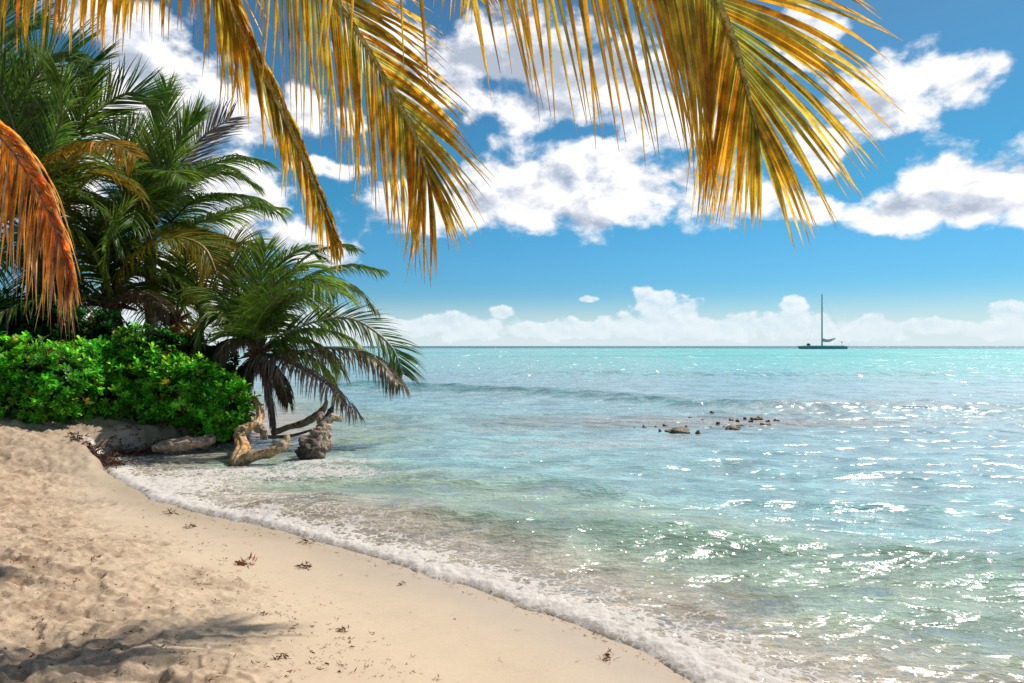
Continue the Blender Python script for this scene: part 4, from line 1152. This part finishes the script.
# sky base
sky = t.n('ShaderNodeTexSky', sky_type='NISHITA'); sky.sun_disc = False; sky.sun_elevation = R(SUN_EL); sky.sun_rotation = R(SUN_AZ)
sky.air_density = 1.2; sky.dust_density = .6; sky.ozone_density = 2.2
tint = t.n('ShaderNodeValToRGB'); t.l(t.math('MULTIPLY', elr, 1 / R(40)), tint.inputs[0])
te = tint.color_ramp.elements
te[0].position = 0; te[0].color = (.50, .80, 1.15, 1); te[1].position = 1; te[1].color = (.32, .44, .53, 1)
q = tint.color_ramp.elements.new(.13); q.color = (.24, .62, .98, 1)
q = tint.color_ramp.elements.new(.30); q.color = (.17, .60, .80, 1)
q = tint.color_ramp.elements.new(.60); q.color = (.25, .54, .68, 1)
skyc = t.mix(1.0, sky.outputs[0], tint.outputs[0], 'MULTIPLY')
# low cumulus bank on the horizon: top edge height as a function of azimuth
hz = t.n('ShaderNodeMapping'); t.l(Q, hz.inputs[0]); hz.inputs['Scale'].default_value = (1, 1.3, 1)
hn = t.n('ShaderNodeTexNoise'); hn.inputs['Scale'].default_value = 26; hn.inputs['Detail'].default_value = 8; hn.inputs['Roughness'].default_value = .55; t.l(hz.outputs[0], hn.inputs['Vector'])
hacc = None
for (px, py, rx, ry) in ((655, 305, 28, 22), (685, 312, 22, 14), (640, 326, 60, 15), (560, 330, 80, 12), (500, 312, 14, 9), (460, 327, 60, 14), (400, 328, 60, 13), (700, 328, 90, 15), (795, 302, 16, 11), (800, 328, 70, 16), (870, 330, 60, 13),
                         (1005, 312, 26, 14), (930, 327, 50, 10), (1010, 330, 80, 14), (300, 325, 90, 20), (200, 325, 90, 18), (1100, 320, 90, 20), (587, 299, 12, 4)):
    d = blobnode(Q, px, py, rx, ry)
    hacc = d if hacc is None else t.math('SMOOTH_MAX', hacc, d, .12)
hden = t.math('ADD', hacc, t.math('MULTIPLY', t.math('SUBTRACT', hn.outputs['Fac'], .5), 2.2))
halpha = t.sstep(hden, .02, .32, 0, .78)
hoff = t.n('ShaderNodeVectorMath', operation='ADD'); t.l(hz.outputs[0], hoff.inputs[0]); hoff.inputs[1].default_value = (.004, .009, 0)
hn2 = t.n('ShaderNodeTexNoise'); hn2.inputs['Scale'].default_value = 26; hn2.inputs['Detail'].default_value = 8; hn2.inputs['Roughness'].default_value = .55; t.l(hoff.outputs[0], hn2.inputs['Vector'])
hl = t.math('ADD', .62, t.math('MULTIPLY', t.math('SUBTRACT', hn.outputs['Fac'], hn2.outputs['Fac']), 2.8), clamp=True)
hcol = t.mix(hl, (.50, .66, .80), (.95, .96, .97))
haze = t.sstep(elr, R(.0), R(4.5), .80, 0.0)
K10 = 10.0
def times10(c):
    s = t.n('ShaderNodeVectorMath', operation='SCALE'); t.l(c, s.inputs[0]); s.inputs['Scale'].default_value = K10
    return s.outputs[0]
c1_ = t.mix(alpha, skyc, times10(rampc.outputs[0]))
c2_ = t.mix(halpha, c1_, times10(hcol))
c3_ = t.mix(haze, c2_, (7.2, 8.2, 8.7))
bg = t.n('ShaderNodeBackground'); t.l(c3_, bg.inputs[0]); bg.inputs[1].default_value = 0.11
out = t.n('ShaderNodeOutputWorld'); t.l(bg.outputs[0], out.inputs[0])

# ------------------------------------------------------------------ sun, camera, view
sv = V3((math.sin(R(SUN_AZ)) * math.cos(R(SUN_EL)), math.cos(R(SUN_AZ)) * math.cos(R(SUN_EL)), math.sin(R(SUN_EL))))
sl = bpy.data.lights.new('sun', 'SUN'); sl.energy = 4.9; sl.angle = R(.53); sl.color = (1, .95, .88)
so = bpy.data.objects.new('sun', sl); so.rotation_euler = (-sv).to_track_quat('-Z', 'Y').to_euler(); link(so)
cam = bpy.data.cameras.new('camera'); cam.sensor_width = 36; cam.lens = 36 * F / 1024; cam.clip_start = .05; cam.clip_end = 60000
cam.shift_y = (HOR - 341.5) / 1024
co = bpy.data.objects.new('camera', cam); co.location = (0, 0, EYE); co.rotation_euler = (R(90), 0, 0); link(co)
sc = bpy.context.scene
sc.camera = co
sc.view_settings.view_transform = 'Standard'; sc.view_settings.look = 'None'; sc.view_settings.exposure = 0
sc.cycles.use_denoising = True
sc.cycles.max_bounces = 8; sc.cycles.transparent_max_bounces = 16; sc.cycles.sample_clamp_indirect = 6
